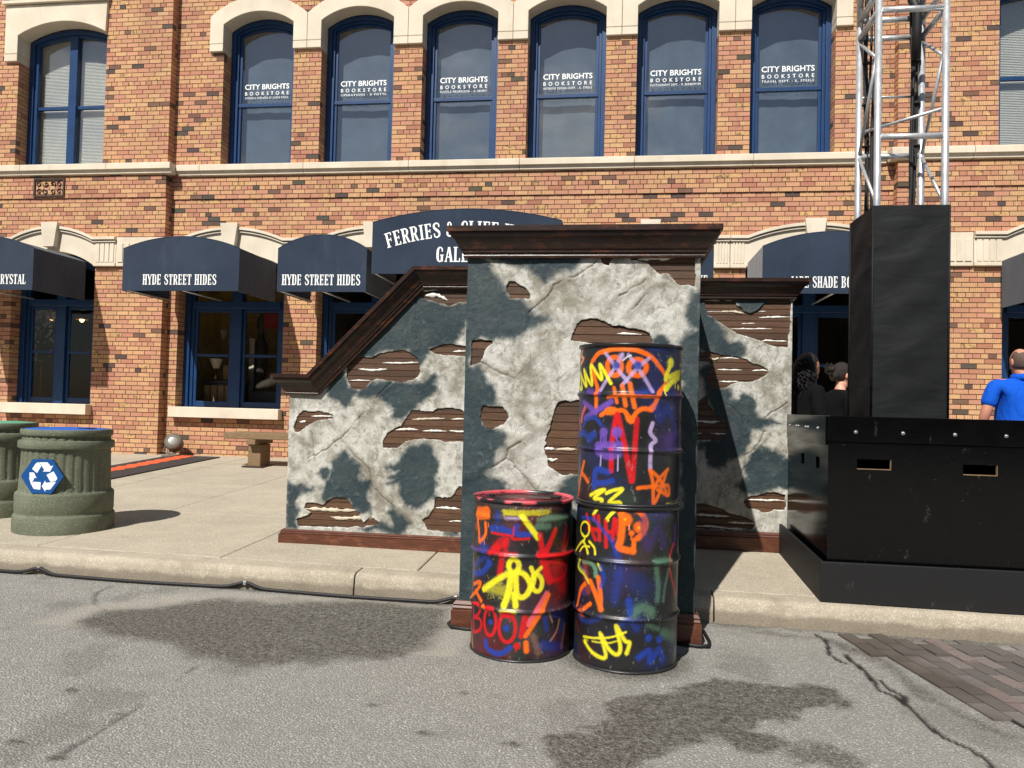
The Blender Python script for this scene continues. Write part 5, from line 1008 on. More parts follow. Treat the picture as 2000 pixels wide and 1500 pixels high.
def glyph(c):
    if c == 'H': return _ser(.13, 0, 1) + _ser(.45, 0, 1) + [_rect(.205, .46, .375, .54)], .58
    if c == 'Y': return [_bar((.07, .97), (.27, .42), .15), _bar((.47, .97), (.27, .42), .08), _rect(-.04, .93, .19, 1), _rect(.38, .93, .57, 1)] + _ser(.27, 0, .45, False), .53
    if c == 'D': return _ser(.13, 0, 1) + _cur(*BOWL), .57
    if c in 'EF':
        r = _ser(.13, 0, 1, False, c == 'F') + [_rect(.0, .93, .055, 1), _rect(.205, .93, .46, 1), _rect(.205, .47, .35, .54), _rect(.39, .78, .46, .93), _rect(.35, .38, .40, .63)]
        if c == 'E': r += [_rect(.0, 0, .055, .07), _rect(.205, 0, .46, .07), _rect(.39, .07, .46, .22)]
        return r, .52
    if c == 'T': return _ser(.26, 0, .93, False) + [_rect(.01, .93, .51, 1), _rect(.01, .76, .08, .93), _rect(.44, .76, .51, .93)], .53
    if c == 'R': return _ser(.13, 0, 1) + _cur([(.2, .965), (.33, .95), (.42, .85), (.43, .73), (.40, .6), (.31, .51), (.2, .5)], [.07, .09, .13, .15, .13, .09, .07]) + [_bar((.31, .5), (.455, .05), .14), _rect(.41, 0, .56, .07)], .57
    if c == 'I': return _ser(.16, 0, 1), .33
    if c == 'S': return _cur([(.43, .70), (.42, .88), (.32, .96), (.2, .955), (.1, .86), (.1, .7), (.19, .58), (.33, .46), (.43, .33), (.43, .16), (.33, .05), (.2, .04), (.1, .12), (.08, .30)], [.08, .09, .09, .1, .13, .15, .17, .17, .15, .13, .1, .09, .09, .08]), .52
    if c == 'C': return _cur(*CCUR), .53
    if c == 'G': return _cur([(.45, .68), (.43, .87), (.33, .96), (.21, .94), (.13, .78), (.115, .5), (.13, .22), (.21, .06), (.33, .04), (.41, .1)], [.08, .09, .08, .11, .16, .17, .16, .11, .08, .08]) + [_rect(.35, .03, .5, .42), _rect(.29, .42, .55, .49)], .58
    if c in 'OQ': return _cur(*OCUR) + ([_bar((.3, .2), (.46, -.1), .12)] if c == 'Q' else []), .56
    if c == 'U': return _ser(.13, .25, 1, True, False) + _cur([(.13, .27), (.145, .13), (.25, .045), (.36, .07), (.425, .18), (.43, .3)], [.15, .15, .09, .08, .075, .07]) + _ser(.43, .29, 1, True, False, .075), .57
    if c == 'A': return [_bar((.25, .98), (.07, .04), .08), _bar((.27, .99), (.46, .04), .16), _rect(.17, .29, .34, .36), _rect(-.02, 0, .15, .07), _rect(.34, 0, .57, .07)], .55
    if c == 'L': return _ser(.13, 0, 1) + [_rect(.27, 0, .46, .07), _rect(.39, .07, .46, .26)], .49
    if c == 'J': return _ser(.3, .25, 1, True, False) + _cur([(.3, .27), (.28, .1), (.18, .045), (.09, .09), (.07, .22)], [.15, .13, .09, .09, .13]), .45
    if c == 'B': return _ser(.13, 0, 1) + _cur([(.2, .965), (.33, .95), (.41, .86), (.42, .75), (.38, .6), (.31, .53), (.2, .52)], [.07, .09, .13, .15, .12, .09, .07]) + _cur([(.2, .5), (.33, .49), (.43, .4), (.45, .27), (.42, .12), (.33, .05), (.2, .035)], [.06, .08, .13, .16, .13, .09, .07]), .57
    if c == '&': return _cur([(.54, .44), (.46, .24), (.33, .06), (.18, .045), (.09, .18), (.13, .37), (.3, .58), (.36, .77), (.3, .93), (.2, .93), (.15, .8), (.22, .6), (.52, .06)], [.08, .08, .09, .1, .14, .13, .1, .1, .08, .09, .11, .13, .14]), .62
    return [], .28
def slab_text(text, h, x0, base, y, parent, width=None, arcf=None, gap=.06):
    adv = [(glyph(c), c) for c in text]
    tot = sum(g[1] + gap for g, c in adv) - gap
    sx = (width / tot) if width else h
    x = 0
    k = 0
    for (polys, w), c in adv:
        if polys:
            m = MB()
            for p in polys:
                q = []
                for a, b in p:
                    X = x0 + (x + a) * sx; Z = base + b * h
                    if arcf: X, Z = arcf(X, Z - base)
                    q.append((X, y - .0015 - (k % 7) * .00035, Z))
                k += 1
                ar = sum(q[i][0] * q[(i + 1) % 4][2] - q[(i + 1) % 4][0] * q[i][2] for i in range(4))
                m.add(q if ar > 0 else q[::-1], [(0, 1, 2, 3)])
            m.build('letter', MAT['letter'], parent)
        x += w + gap

# ------------------------------------------------------------------ awnings
def awning(l, r, zb, zs, za, yf, yb, label, valance=.0):
    t = thing('awning', label, 'awning', ((l + r) / 2, yb, zb), 'navy canvas awnings over the shop fronts')
    ar = arc(l, r, zs, za - zs, 20)
    face = [(l, zb), (r, zb)] + ar[::-1]
    n = len(face)
    front = MB().prism(face, yf, yf + .006).build('front_panel', MAT['canvas'], t)
    m = MB(); na = len(ar)
    v = [(x, yf + .0065, z) for x, z in ar] + [(x, yb, z) for x, z in ar]
    m.add(v, [(i, i + 1, na + i + 1, na + i) for i in range(na - 1)])
    m.build('top_panel', MAT['canvas'], t, smooth=True)
    for x in (l, r):
        s = 1 if x == r else -1
        MB().box(min(x, x - s * .006), max(x, x - s * .006), yf + .0065, yb, zb, zs - .001).build('side_panel', MAT['canvas'], t)
    MB().tube([(x, yf + .003, z) for x, z in ar], .007, 6).build('piping', MAT['canvas'], t, smooth=True)
    MB().box(l + .003, r - .003, yf - .0022, yf - .0003, zb + .001, zb + .045).build('hem', MAT['canvas'], t)
    for (a, b) in (((l + .03, yf + .03, zb + .02), (r - .03, yf + .03, zb + .02)), ((l + .03, yf + .03, zb + .02), (l + .03, yb - .01, zb + .02)), ((r - .03, yf + .03, zb + .02), (r - .03, yb - .01, zb + .02)), (((l + r) / 2, yf + .03, zb + .02), ((l + r) / 2, yb - .01, zb + .02))):
        MB().tube([a, b], .014, 6).build('frame_tube', MAT['alu'], t, smooth=True)
    return t
A0 = awning(-10.77, -8.885, 2.955, 3.60, 3.80, 10.55, YP - .12, 'navy awning lettered CRYSTAL at the far left above the left wing window')
slab_text('CRYSTAL', .150, -9.50, 3.045, 10.55, A0, .50)
A1 = awning(-7.47, -5.60, 2.965, 3.605, 3.785, 10.65, YM - .12, 'navy awning lettered HYDE STREET HIDES nearest the brick pilaster')
slab_text('HYDE STREET HIDES', .155, -7.135, 3.058, 10.65, A1, 1.185)
A2 = awning(-5.00, -3.645, 2.96, 3.595, 3.80, 10.65, YM - .12, 'navy awning lettered HYDE STREET HIDES touching the large Ferries awning')
slab_text('HYDE STREET HIDES', .155, -4.925, 3.058, 10.65, A2, 1.195)
A3 = awning(-3.57, -.83, 3.225, 3.975, 4.155, 10.65, YM - .12, 'large navy awning lettered FERRIES & CLIFF HOUSE GALLERY behind the tall set piece')
def arc_f(X, dz, cx=-2.2, rad=3.9):
    a = (X - cx) / rad; rr = rad + dz
    return cx + rr * math.sin(a), 3.765 - rad + rr * math.cos(a)
slab_text('FERRIES & CLIFF HOUSE', .215, -3.35, 3.6, 10.65, A3, 2.30, arc_f)
slab_text('GALLERY', .215, -2.62, 3.395, 10.65, A3, .84)
A4 = awning(-.62, 1.245, 2.965, 3.60, 3.80, 10.65, YM - .12, 'navy awning mostly hidden behind the tall set piece, letters UE showing')
slab_text('JADE SHADE BOUTIQUE', .150, -.03, 3.058, 10.65, A4, 1.20)
A5 = awning(1.885, 3.76, 2.965, 3.605, 3.80, 10.65, YM - .12, 'navy awning lettered JADE SHADE left of the black tower')
slab_text('JADE SHADE BOUTIQUE', .150, 2.243, 3.045, 10.65, A5, 1.16)
A6 = awning(5.36, 7.1, 2.93, 3.60, 3.80, 10.55, YP - .12, 'navy awning at the right edge of the picture above the man in blue')

# ------------------------------------------------------------------ scenic wall pieces
def sweep(path, prof, Y, name, mat, parent, ret_l=True, ret_r=True, yb=.05):
    """moulding: path in X,Z along the wall face, profile = (projection, height); mitred returns at the ends"""
    n = len(path); rings = []
    nor = []
    for i in range(n):
        if i == 0: d = Vector(path[1]) - Vector(path[0]); d.normalize(); nn = Vector((-d.y, d.x))
        elif i == n - 1: d = Vector(path[-1]) - Vector(path[-2]); d.normalize(); nn = Vector((-d.y, d.x))
        else:
            d1 = (Vector(path[i]) - Vector(path[i - 1])).normalized(); d2 = (Vector(path[i + 1]) - Vector(path[i])).normalized()
            n1 = Vector((-d1.y, d1.x)); n2 = Vector((-d2.y, d2.x)); nn = (n1 + n2).normalized(); nn = nn / max(.3, nn.dot(n1))
        nor.append(nn)
    for i in range(n):
        x, z = path[i]; nn = nor[i]
        if i == 0 and ret_l:
            rings.append([(x - p, Y + yb, z + h) for p, h in prof]); rings.append([(x - p, Y - p, z + h) for p, h in prof])
        elif i == n - 1 and ret_r:
            rings.append([(x + p, Y - p, z + h) for p, h in prof]); rings.append([(x + p, Y + yb, z + h) for p, h in prof])
        else:
            rings.append([(x + nn.x * h, Y - p, z + nn.y * h) for p, h in prof])
    k = len(prof)
    v = [q for g in rings for q in g]
    f = [(i * k + j, (i + 1) * k + j, (i + 1) * k + (j + 1) % k, i * k + (j + 1) % k) for i in range(len(rings) - 1) for j in range(k)]
    f += [tuple(range(k)), tuple(range(len(v) - 1, len(v) - k - 1, -1))]
    o = MB().add(v, f).build(name, mat, parent)
    bm = bmesh.new(); bm.from_mesh(o.data); bmesh.ops.recalc_face_normals(bm, faces=bm.faces); bm.to_mesh(o.data); bm.free()
    return o
CORN = [(0, 0), (.022, 0), (.026, .012), (.022, .02), (.036, .03), (.036, .04), (.046, .048), (.058, .07), (.076, .096), (.098, .112), (.104, .122), (.104, .132), (.122, .136), (.122, .166), (0, .166)]
BASE = [(0, 0), (.040, 0), (.040, .68), (.030, .71), (.034, .78), (.026, .84), (.030, .90), (.016, 1.), (0, 1.)]

def plaster(key, Y, outline, parent, seed, step=.0066):
    D = PANEL[key]
    xs0, zs0 = min(p[0] for p in outline), min(p[1] for p in outline); xs1, zs1 = max(p[0] for p in outline), max(p[1] for p in outline)
    nx = int((xs1 - xs0) / step) + 1; nz = int((zs1 - zs0) / step) + 1
    X, Z = np.meshgrid(np.linspace(xs0, xs1, nx), np.linspace(zs0, zs1, nz), indexing='ij')
    jx = .024 * (fbm(X, Z, 22, seed, 4) - .5); jz = .024 * (fbm(X, Z, 22, seed + 1, 4) - .5)
    def field(X, Z):
        h = np.full(X.shape, 1.)
        for pl in D['holes']: h = np.minimum(h, poly_sdf(X + jx, Z + jz, mm(pl)))
        return h
    rect = len(outline) == 4
    sd = field(X, Z)
    if not rect: sd = np.minimum(sd, -poly_sdf(X, Z, outline) + 1e-4)
    # snap the rim of every hole onto its outline
    st = max(X[1, 0] - X[0, 0], Z[0, 1] - Z[0, 0])
    gx, gzz = np.gradient(sd, X[1, 0] - X[0, 0], Z[0, 1] - Z[0, 0])
    near = (sd < 0) & (sd > -.75 * st)
    gl = np.hypot(gx, gzz) + 1e-6
    X2 = np.where(near, X - sd * gx / gl, X); Z2 = np.where(near, Z - sd * gzz / gl, Z)
    keep = (sd >= 0) | near
    sdp = np.maximum(sd, 0)
    wx = .030 * (fbm(X, Z, 14, seed + 2, 4) - .5) * 2; wz = .030 * (fbm(X, Z, 14, seed + 3, 4) - .5) * 2
    fine = (fbm(X, Z, 34, seed + 4, 3) - .5) * .03
    teal = np.zeros_like(X)
    for pl in D['teal']:
        d = poly_sdf(X + wx, Z + wz, mm(pl)) + fine
        teal = np.maximum(teal, ss(.030, -.026, d - .012))
    lip = ss(.06, .0, sdp + .05 * (fbm(X, Z, 9, seed + 5, 3) - .45)) * (1 - .9 * teal)
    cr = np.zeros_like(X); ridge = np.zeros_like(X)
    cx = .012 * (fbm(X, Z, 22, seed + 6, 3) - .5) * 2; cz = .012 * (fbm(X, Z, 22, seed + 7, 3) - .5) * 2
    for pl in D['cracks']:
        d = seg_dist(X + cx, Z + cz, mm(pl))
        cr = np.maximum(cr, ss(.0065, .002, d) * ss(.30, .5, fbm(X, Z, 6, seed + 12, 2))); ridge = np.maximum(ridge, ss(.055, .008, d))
    dep = .010 * (fbm(X, Z, 5, seed + 8, 5) - .5) + .004 * (fbm(X, Z, 40, seed + 9, 3) - .5) + .004 * ridge - .009 * cr + .002 * ss(.03, .008, sdp) * (fbm(X, Z, 18, seed + 10, 3) > .4)
    Yv = Y - dep
    idx = np.arange(nx * nz).reshape(nx, nz)
    fk = keep[:-1, :-1] & keep[1:, :-1] & keep[1:, 1:] & keep[:-1, 1:]
    q = np.stack([idx[:-1, :-1], idx[1:, :-1], idx[1:, 1:], idx[:-1, 1:]], -1)[fk]
    e = np.concatenate([q[:, [0, 1]], q[:, [1, 2]], q[:, [2, 3]], q[:, [3, 0]]])
    es = np.sort(e, 1); code = es[:, 0].astype(np.int64) * (nx * nz) + es[:, 1]
    u, first, cnt = np.unique(code, return_index=True, return_counts=True)
    be = e[first[cnt == 1]]
    bv = np.unique(be); remap = -np.ones(nx * nz, int); remap[bv] = np.arange(len(bv)) + nx * nz
    V = np.stack([X2, Yv, Z2], -1).reshape(-1, 3)
    Vb = V[bv].copy(); Vb[:, 1] = Y + .016
    side = np.stack([be[:, 1], be[:, 0], remap[be[:, 0]], remap[be[:, 1]]], -1)
    V = np.concatenate([V, Vb]); Q = np.concatenate([q, side])
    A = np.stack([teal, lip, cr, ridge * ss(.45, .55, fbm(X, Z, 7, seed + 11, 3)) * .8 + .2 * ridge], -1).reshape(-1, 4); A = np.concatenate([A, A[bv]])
    used = np.unique(Q); rm = -np.ones(len(V), int); rm[used] = np.arange(len(used))
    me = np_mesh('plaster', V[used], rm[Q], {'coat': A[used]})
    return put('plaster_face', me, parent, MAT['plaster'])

def planks(xa, xb, za, zb, Y, parent, left=None, h=.0495):
    n = int((zb - za) / h); h = (zb - za) / n
    for i in range(n):
        z0 = za + i * h
        x0 = xa if left is None else left(z0 + h)
        if xb - x0 < .05: continue
        e = .0035
        v = [(x0, Y + .010, z0 + .001), (xb, Y + .010, z0 + .001), (xb, Y + .010, z0 + h - .001), (x0, Y + .010, z0 + h - .001),
             (x0, Y + .006, z0 + e), (xb, Y + .006, z0 + e), (xb, Y + .006, z0 + h - e), (x0, Y + .006, z0 + h - e)]
        MB().add(v, [(4, 5, 6, 7), (0, 1, 5, 4), (2, 3, 7, 6), (1, 2, 6, 5), (3, 0, 4, 7)]).build('plank', MAT['plank'], parent)

def remnants(key, Y, parent):
    for pts, w, kind in PANEL[key]['bits']:
        P = mm(pts)
        L = sum(math.dist(a, b) for a, b in zip(P[:-1], P[1:])); n = max(6, int(L / .018))
        path, rad = [], []
        for i in range(n + 1):
            t = i / n * L; k = 0
            while k < len(P) - 2 and t > math.dist(P[k], P[k + 1]): t -= math.dist(P[k], P[k + 1]); k += 1
            u = min(1, t / max(1e-6, math.dist(P[k], P[k + 1])))
            path.append((P[k][0] + (P[k + 1][0] - P[k][0]) * u, P[k][1] + (P[k + 1][1] - P[k][1]) * u + random.uniform(-.0012, .0012)))
            env = min(1, 4 * min(i / n, 1 - i / n) + .14)
            rad.append(max(.0016, w / 1000 * env * random.uniform(.45, 1.25)))
        m = MB(); ring_n = 7; v = []
        for (x, z), r in zip(path, rad):
            for j in range(ring_n):
                a = math.pi * j / (ring_n - 1)
                rr = r * random.uniform(.85, 1.15)
                v.append((x + random.uniform(-.001, .001), Y + .0062 - min(.014, rr * .85) * math.sin(a), z + rr * math.cos(a)))
        f = [(i * ring_n + j, i * ring_n + j + 1, (i + 1) * ring_n + j + 1, (i + 1) * ring_n + j) for i in range(n) for j in range(ring_n - 1)]
        o = m.add(v, f).build('plaster_remnant', MAT['plaster_bit' if kind == 1 else 'plaster_bit2'], parent, smooth=True)

MAT['teal_side'] = simple('scenic_teal', srgb(50, 66, 70), .65, var=.2, vscale=9, bscale=40, bstr=.5)
def set_centre():
    Y = 4.79; x0, x1 = -.968, .482
    t = thing('scenic_block', 'tall plastered scenic block with dark wood cornice behind the painted drums', 'set piece', (-.24, 5.6, 0), 'peeling plaster set walls')
    MB().box(x0 + .004, x1 - .004, Y + .022, 6.66, -.03, 2.40).build('carcass', MAT['teal_side'], t)
    planks(x0 + .004, x1 - .004, .13, 2.33, Y, t)
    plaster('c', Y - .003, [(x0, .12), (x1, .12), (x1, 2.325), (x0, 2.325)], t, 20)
    remnants('c', Y, t)
    sweep([(x0, 2.305), (x1, 2.305)], [(p * .95, h * 1.12) for p, h in CORN], Y - .012, 'cornice', MAT['trim'], t, yb=1.88)
    MB().box(x0 - .10, x1 + .10, Y - .10, 6.68, 2.47, 2.4905).build('cornice_cap', MAT['trim'], t)
    sweep([(x0, -.032), (x1, -.032)], [(p, h * .180) for p, h in BASE], Y - .012, 'skirting', MAT['skirt'], t, yb=.25)
set_centre()

def set_left():
    Y = 6.1; zb = gz(6.1)
    path = [(-2.715, 1.425), (-2.455, 1.425), (-1.585, 2.312), (-.975, 2.312)]
    t = thing('scenic_wall', 'left plastered scenic panel with slanting dark wood cornice', 'set piece', (-1.85, 6.15, zb), 'peeling plaster set walls')
    out = [(-2.715, zb + .10), (-.93, zb + .10), (-.93, 2.33), (-1.59, 2.33), (-2.46, 1.44), (-2.715, 1.44)]
    MB().prism([(-2.709, zb + .004), (-.94, zb + .004), (-.94, 2.42), (-1.62, 2.42), (-2.52, 1.52), (-2.709, 1.52)], Y + .022, Y + .11).build('carcass', MAT['teal_side'], t)
    left = lambda z: -2.708 if z < 1.44 else -2.46 + (z - 1.44) / (2.33 - 1.44) * .87 - .02
    planks(-2.708, -.935, zb + .10, 2.34, Y, t, left)
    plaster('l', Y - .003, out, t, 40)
    remnants('l', Y, t)
    sweep(path, CORN, Y - .012, 'cornice', MAT['trim'], t, True, False, .12)
    sweep([(-2.715, zb), (-.95, zb)], [(p, h * .118) for p, h in BASE], Y - .012, 'skirting', MAT['skirt'], t, True, False, .12)
set_left()

def set_right():
    Y = 6.7; zb = gz(6.7)
    t = thing('scenic_wall', 'right plastered scenic panel half in shade beside the black podium', 'set piece', (.97, 6.75, zb), 'peeling plaster set walls')
    MB().box(.492, 1.432, Y + .022, Y + .11, zb + .004, 2.44).build('carcass', MAT['teal_side'], t)
    planks(.495, 1.432, zb + .15, 2.345, Y, t)
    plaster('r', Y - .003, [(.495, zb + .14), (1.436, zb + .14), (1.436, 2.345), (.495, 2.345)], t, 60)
    remnants('r', Y, t)
    sweep([(.60, 2.325), (1.436, 2.325)], [(p, h * .98) for p, h in CORN], Y - .012, 'cornice', MAT['trim'], t, False, True, .12)
    sweep([(.495, zb), (1.436, zb)], [(p, h * .156) for p, h in BASE], Y - .012, 'skirting', MAT['skirt'], t, False, True, .12)
set_right()

# ------------------------------------------------------------------ sprayed oil drums
INK = dict(o=srgb(255, 112, 10), y=srgb(247, 236, 40), p=srgb(112, 78, 176), l=srgb(190, 166, 214), b=srgb(30, 62, 158), r=srgb(214, 16, 26), g=srgb(104, 146, 116), k=srgb(238, 98, 108), w=srgb(240, 240, 240), e=srgb(255, 150, 98), d=srgb(64, 44, 104), t=srgb(170, 124, 98), c=srgb(130, 24, 40))
def smooth_path(P, k=5):
    if len(P) < 3: return P
    out = []
    for i in range(len(P) - 1):
        p0, p1, p2, p3 = P[max(i - 1, 0)], P[i], P[i + 1], P[min(i + 2, len(P) - 1)]
        for j in range(k):
            t = j / k
            out.append(tuple(.5 * (2 * b + (c - a) * t + (2 * a - 5 * b + 4 * c - d) * t * t + (-a + 3 * b - 3 * c + d) * t ** 3) for a, b, c, d in zip(p0, p1, p2, p3)))
    return out + [P[-1]]
def drum(name, label, key, cx, cy, z0, hoops, swage, seed, topkey=None, dz=0.):
    r, H = .286, .88
    t = thing('oil_drum', label, 'drum', (cx, cy, z0 + dz), 'spray painted oil drums')
    th = np.concatenate([np.arange(-1.9, 1.9, .0145), np.linspace(1.9, 2 * math.pi - 1.9, 40)[:-1]])
    zz = np.linspace(.012, H - .02, 216)
    TH, ZZ = np.meshgrid(th, zz, indexing='ij')
    dr = np.zeros_like(ZZ)
    for h in hoops: dr += .0105 * np.exp(-((ZZ - h) / .0105) ** 2) + .003 * np.exp(-((ZZ - h) / .03) ** 2)
    for h in swage: dr += .004 * np.exp(-((ZZ - h) / .012) ** 2) - .003 * np.exp(-((ZZ - h - .03) / .014) ** 2)
    dr += .004 * (fbm(TH * .286 + 3, ZZ, 3.4, seed, 2) - .5) * (1 if topkey is None else .8)
    if topkey == 'dent':                                        # knocks in the upper drum
        for a, h, w, d in ((.35, .64, .10, -.010), (-.15, .73, .09, -.008), (.62, .60, .07, .004), (-.5, .60, .08, -.006)):
            dr += d * np.exp(-(((TH - a) * .286 / w) ** 2 + ((ZZ - h) / (w * .7)) ** 2))
    rr = r + dr - .004 * ss(.03, 0, ZZ) - .003 * ss(H - .05, H - .02, ZZ)
    U = TH * .286; V = ZZ + z0
    zl, z0 = z0, z0 + dz
    col = np.zeros(TH.shape + (3,)); b0 = np.array([.0125, .0125, .0130])
    hz = fbm(U, V, 5, seed + 3, 4)[..., None]
    col[:] = b0 * (1 + .8 * (hz - .5))
    for k_, (ic, amt, sd_) in enumerate((('d', .5, 21), ('b', .42, 22), ('g', .25, 23), ('c', .3, 24)) if key == 'tall' else (('c', .75, 31), ('b', .5, 32), ('r', .35, 33), ('g', .25, 34))):
        hm = ss(.56, .78, fbm(U + k_ * 3.1, V, 3.6, seed + sd_, 3))[..., None] * amt * (.4 if key == 'short' else .5)
        col = col * (1 - hm) + np.array(INK[ic][:3]) * .7 * hm
    if key == 'short': col += np.maximum(0, hz - .55) * np.array([.10, .03, .06])
    spk = fbm(U + 7, V, 160, seed + 5, 1)
    wob = .004 * (fbm(U, V, 40, seed + 6, 2) - .5) * 2
    for c, w, soft, op, pts in SPRAY[key]:
        P = smooth_path([(a / 1000 * .286, z / 1000) for a, z in pts])
        w = w / 1000
        x0 = min(p[0] for p in P) - w * 2; x1 = max(p[0] for p in P) + w * 2; y0 = min(p[1] for p in P) - w * 2; y1 = max(p[1] for p in P) + w * 2
        m = (U > x0) & (U < x1) & (V > y0) & (V < y1)
        if not m.any(): continue
        d = seg_dist(U[m], V[m] + wob[m] * .5, P)
        hw = w / 2
        soft = max(soft, .42)
        inn = hw * (1 - .75 * soft); outr = hw * (1 + .55 * soft) + .003
        a = ss(outr, inn, d)
        over = ss(hw * (1.6 + soft), hw * .7, d) * (spk[m] > .74) * .55 * min(1, .3 + soft)
        if soft > .65: a = a ** 1.6 * .62
        elif soft > .4: a = a * .9
        a = np.clip(np.maximum(a, over) * op, 0, 1)
        a *= np.clip(.82 + .45 * (hz[..., 0][m]), 0, 1)
        ic = np.array(INK[c][:3]) * (.80 + .2 * np.clip(spk[m], 0, 1))[:, None]
        # drips under thick wet strokes
        col[m] = col[m] * (1 - a[:, None]) + ic * a[:, None]
    scr = (fbm(U, V * .4, 55, seed + 8, 2) > .80) & (spk > .5)
    col[scr] = col[scr] * .6 + .08
    n, k = TH.shape
    idx = np.arange(n * k).reshape(n, k)
    nx_ = np.roll(idx, -1, 0)
    q = np.stack([idx[:, :-1], nx_[:, :-1], nx_[:, 1:], idx[:, 1:]], -1).reshape(-1, 4)
    vv = np.stack([cx + rr * np.sin(TH), cy - rr * np.cos(TH), V + dz], -1).reshape(-1, 3)
    A = np.concatenate([col, np.ones(col.shape[:2] + (1,))], -1).reshape(-1, 4)
    put('drum_shell', np_mesh('shell', vv, q, {'spray': A}), t, MAT['spray'])
    def ringmesh(prof, nm, fn, n=96, cap=False):
        m = MB().lathe(prof, (cx, cy), n, cap); me = m.mesh(nm, True)
        co = np.array(m.v); c4 = fn(co)
        at = me.attributes.new('spray', 'FLOAT_COLOR', 'POINT'); at.data.foreach_set('color', np.concatenate([c4, np.ones((len(co), 1))], 1).astype(np.float32).ravel())
        return put(nm, me, t, MAT['spray'])
    def rimcol(co):
        nz = fbm(co[:, 0] * 1., co[:, 1], 9, seed + 9, 3)[:, None]
        base = np.tile(b0, (len(co), 1))
        if key == 'short': return np.where(nz + (co[:, 2:3] > z0 + H - .006) * .09 > .56, np.array(INK['k'][:3]) * .75, base)
        return np.where(nz > .66, np.array([.05, .04, .09]), base)
    tr = [(r - .012, z0 + H - .022), (r + .001, z0 + H - .022), (r + .008, z0 + H - .016), (r + .0095, z0 + H - .008), (r + .006, z0 + H - .001), (r - .003, z0 + H), (r - .009, z0 + H - .005), (r - .011, z0 + H - .02)]
    ringmesh(tr, 'top_rim', rimcol)
    br = [(r - .012, z0 + .016), (r - .002, z0 + .016), (r + .006, z0 + .012), (r + .0075, z0 + .006), (r + .004, z0 + .0005), (r - .006, z0 + .0005), (r - .012, z0 + .004)]
    ringmesh(br, 'bottom_rim', lambda co: np.tile(b0 * 1.6, (len(co), 1)))
    def lidcol(co):
        s1 = fbm(co[:, 0] * .25, co[:, 1], 22, seed + 12, 3)[:, None]; s2 = fbm(co[:, 0] * .3 + 5, co[:, 1], 18, seed + 13, 3)[:, None]
        c_ = np.tile(np.array([.03, .03, .035]), (len(co), 1))
        if key == 'short':
            c_ = np.where(s1 > .60, np.array(INK['r'][:3]), c_); c_ = np.where(s2 > .62, np.array(INK['b'][:3]), c_); c_ = np.where((s1 > .52) & (s1 < .56), np.array(INK['k'][:3]), c_)
        return c_
    lp = [(r - .0105, z0 + H - .018)] + [(r * (1 - i / 24) * .96 + .0005, z0 + H - .019 + (.002 if i == 2 else 0)) for i in range(1, 25)]
    lid = ringmesh(lp, 'lid', lidcol, 96, True)
    for a, q2 in ((.4, .03), (2.9, .018)):
        MB().lathe([(q2, z0 + H - .018), (q2, z0 + H - .009), (q2 * .8, z0 + H - .007), (.004, z0 + H - .007)], (cx + .2 * math.cos(a), cy + .2 * math.sin(a)), 18).build('bung', MAT['black'], lid, smooth=False)
    return t
drum('oil_drum', 'single short drum lettered BOO! in red spray paint', 'short', -.537, 4.475, 0., (.275, .575), (.775,), 3, None, -.024)
drum('oil_drum', 'lower drum of the tall stack with orange sprayed face', 'tall', .0645, 4.435, 0., (.285, .585), (), 5, None, -.029)
drum('oil_drum', 'upper drum of the tall stack with orange skull and crossed eyes', 'tall', .0645, 4.435, .88, (.30, .60), (), 7, 'dent', -.029)

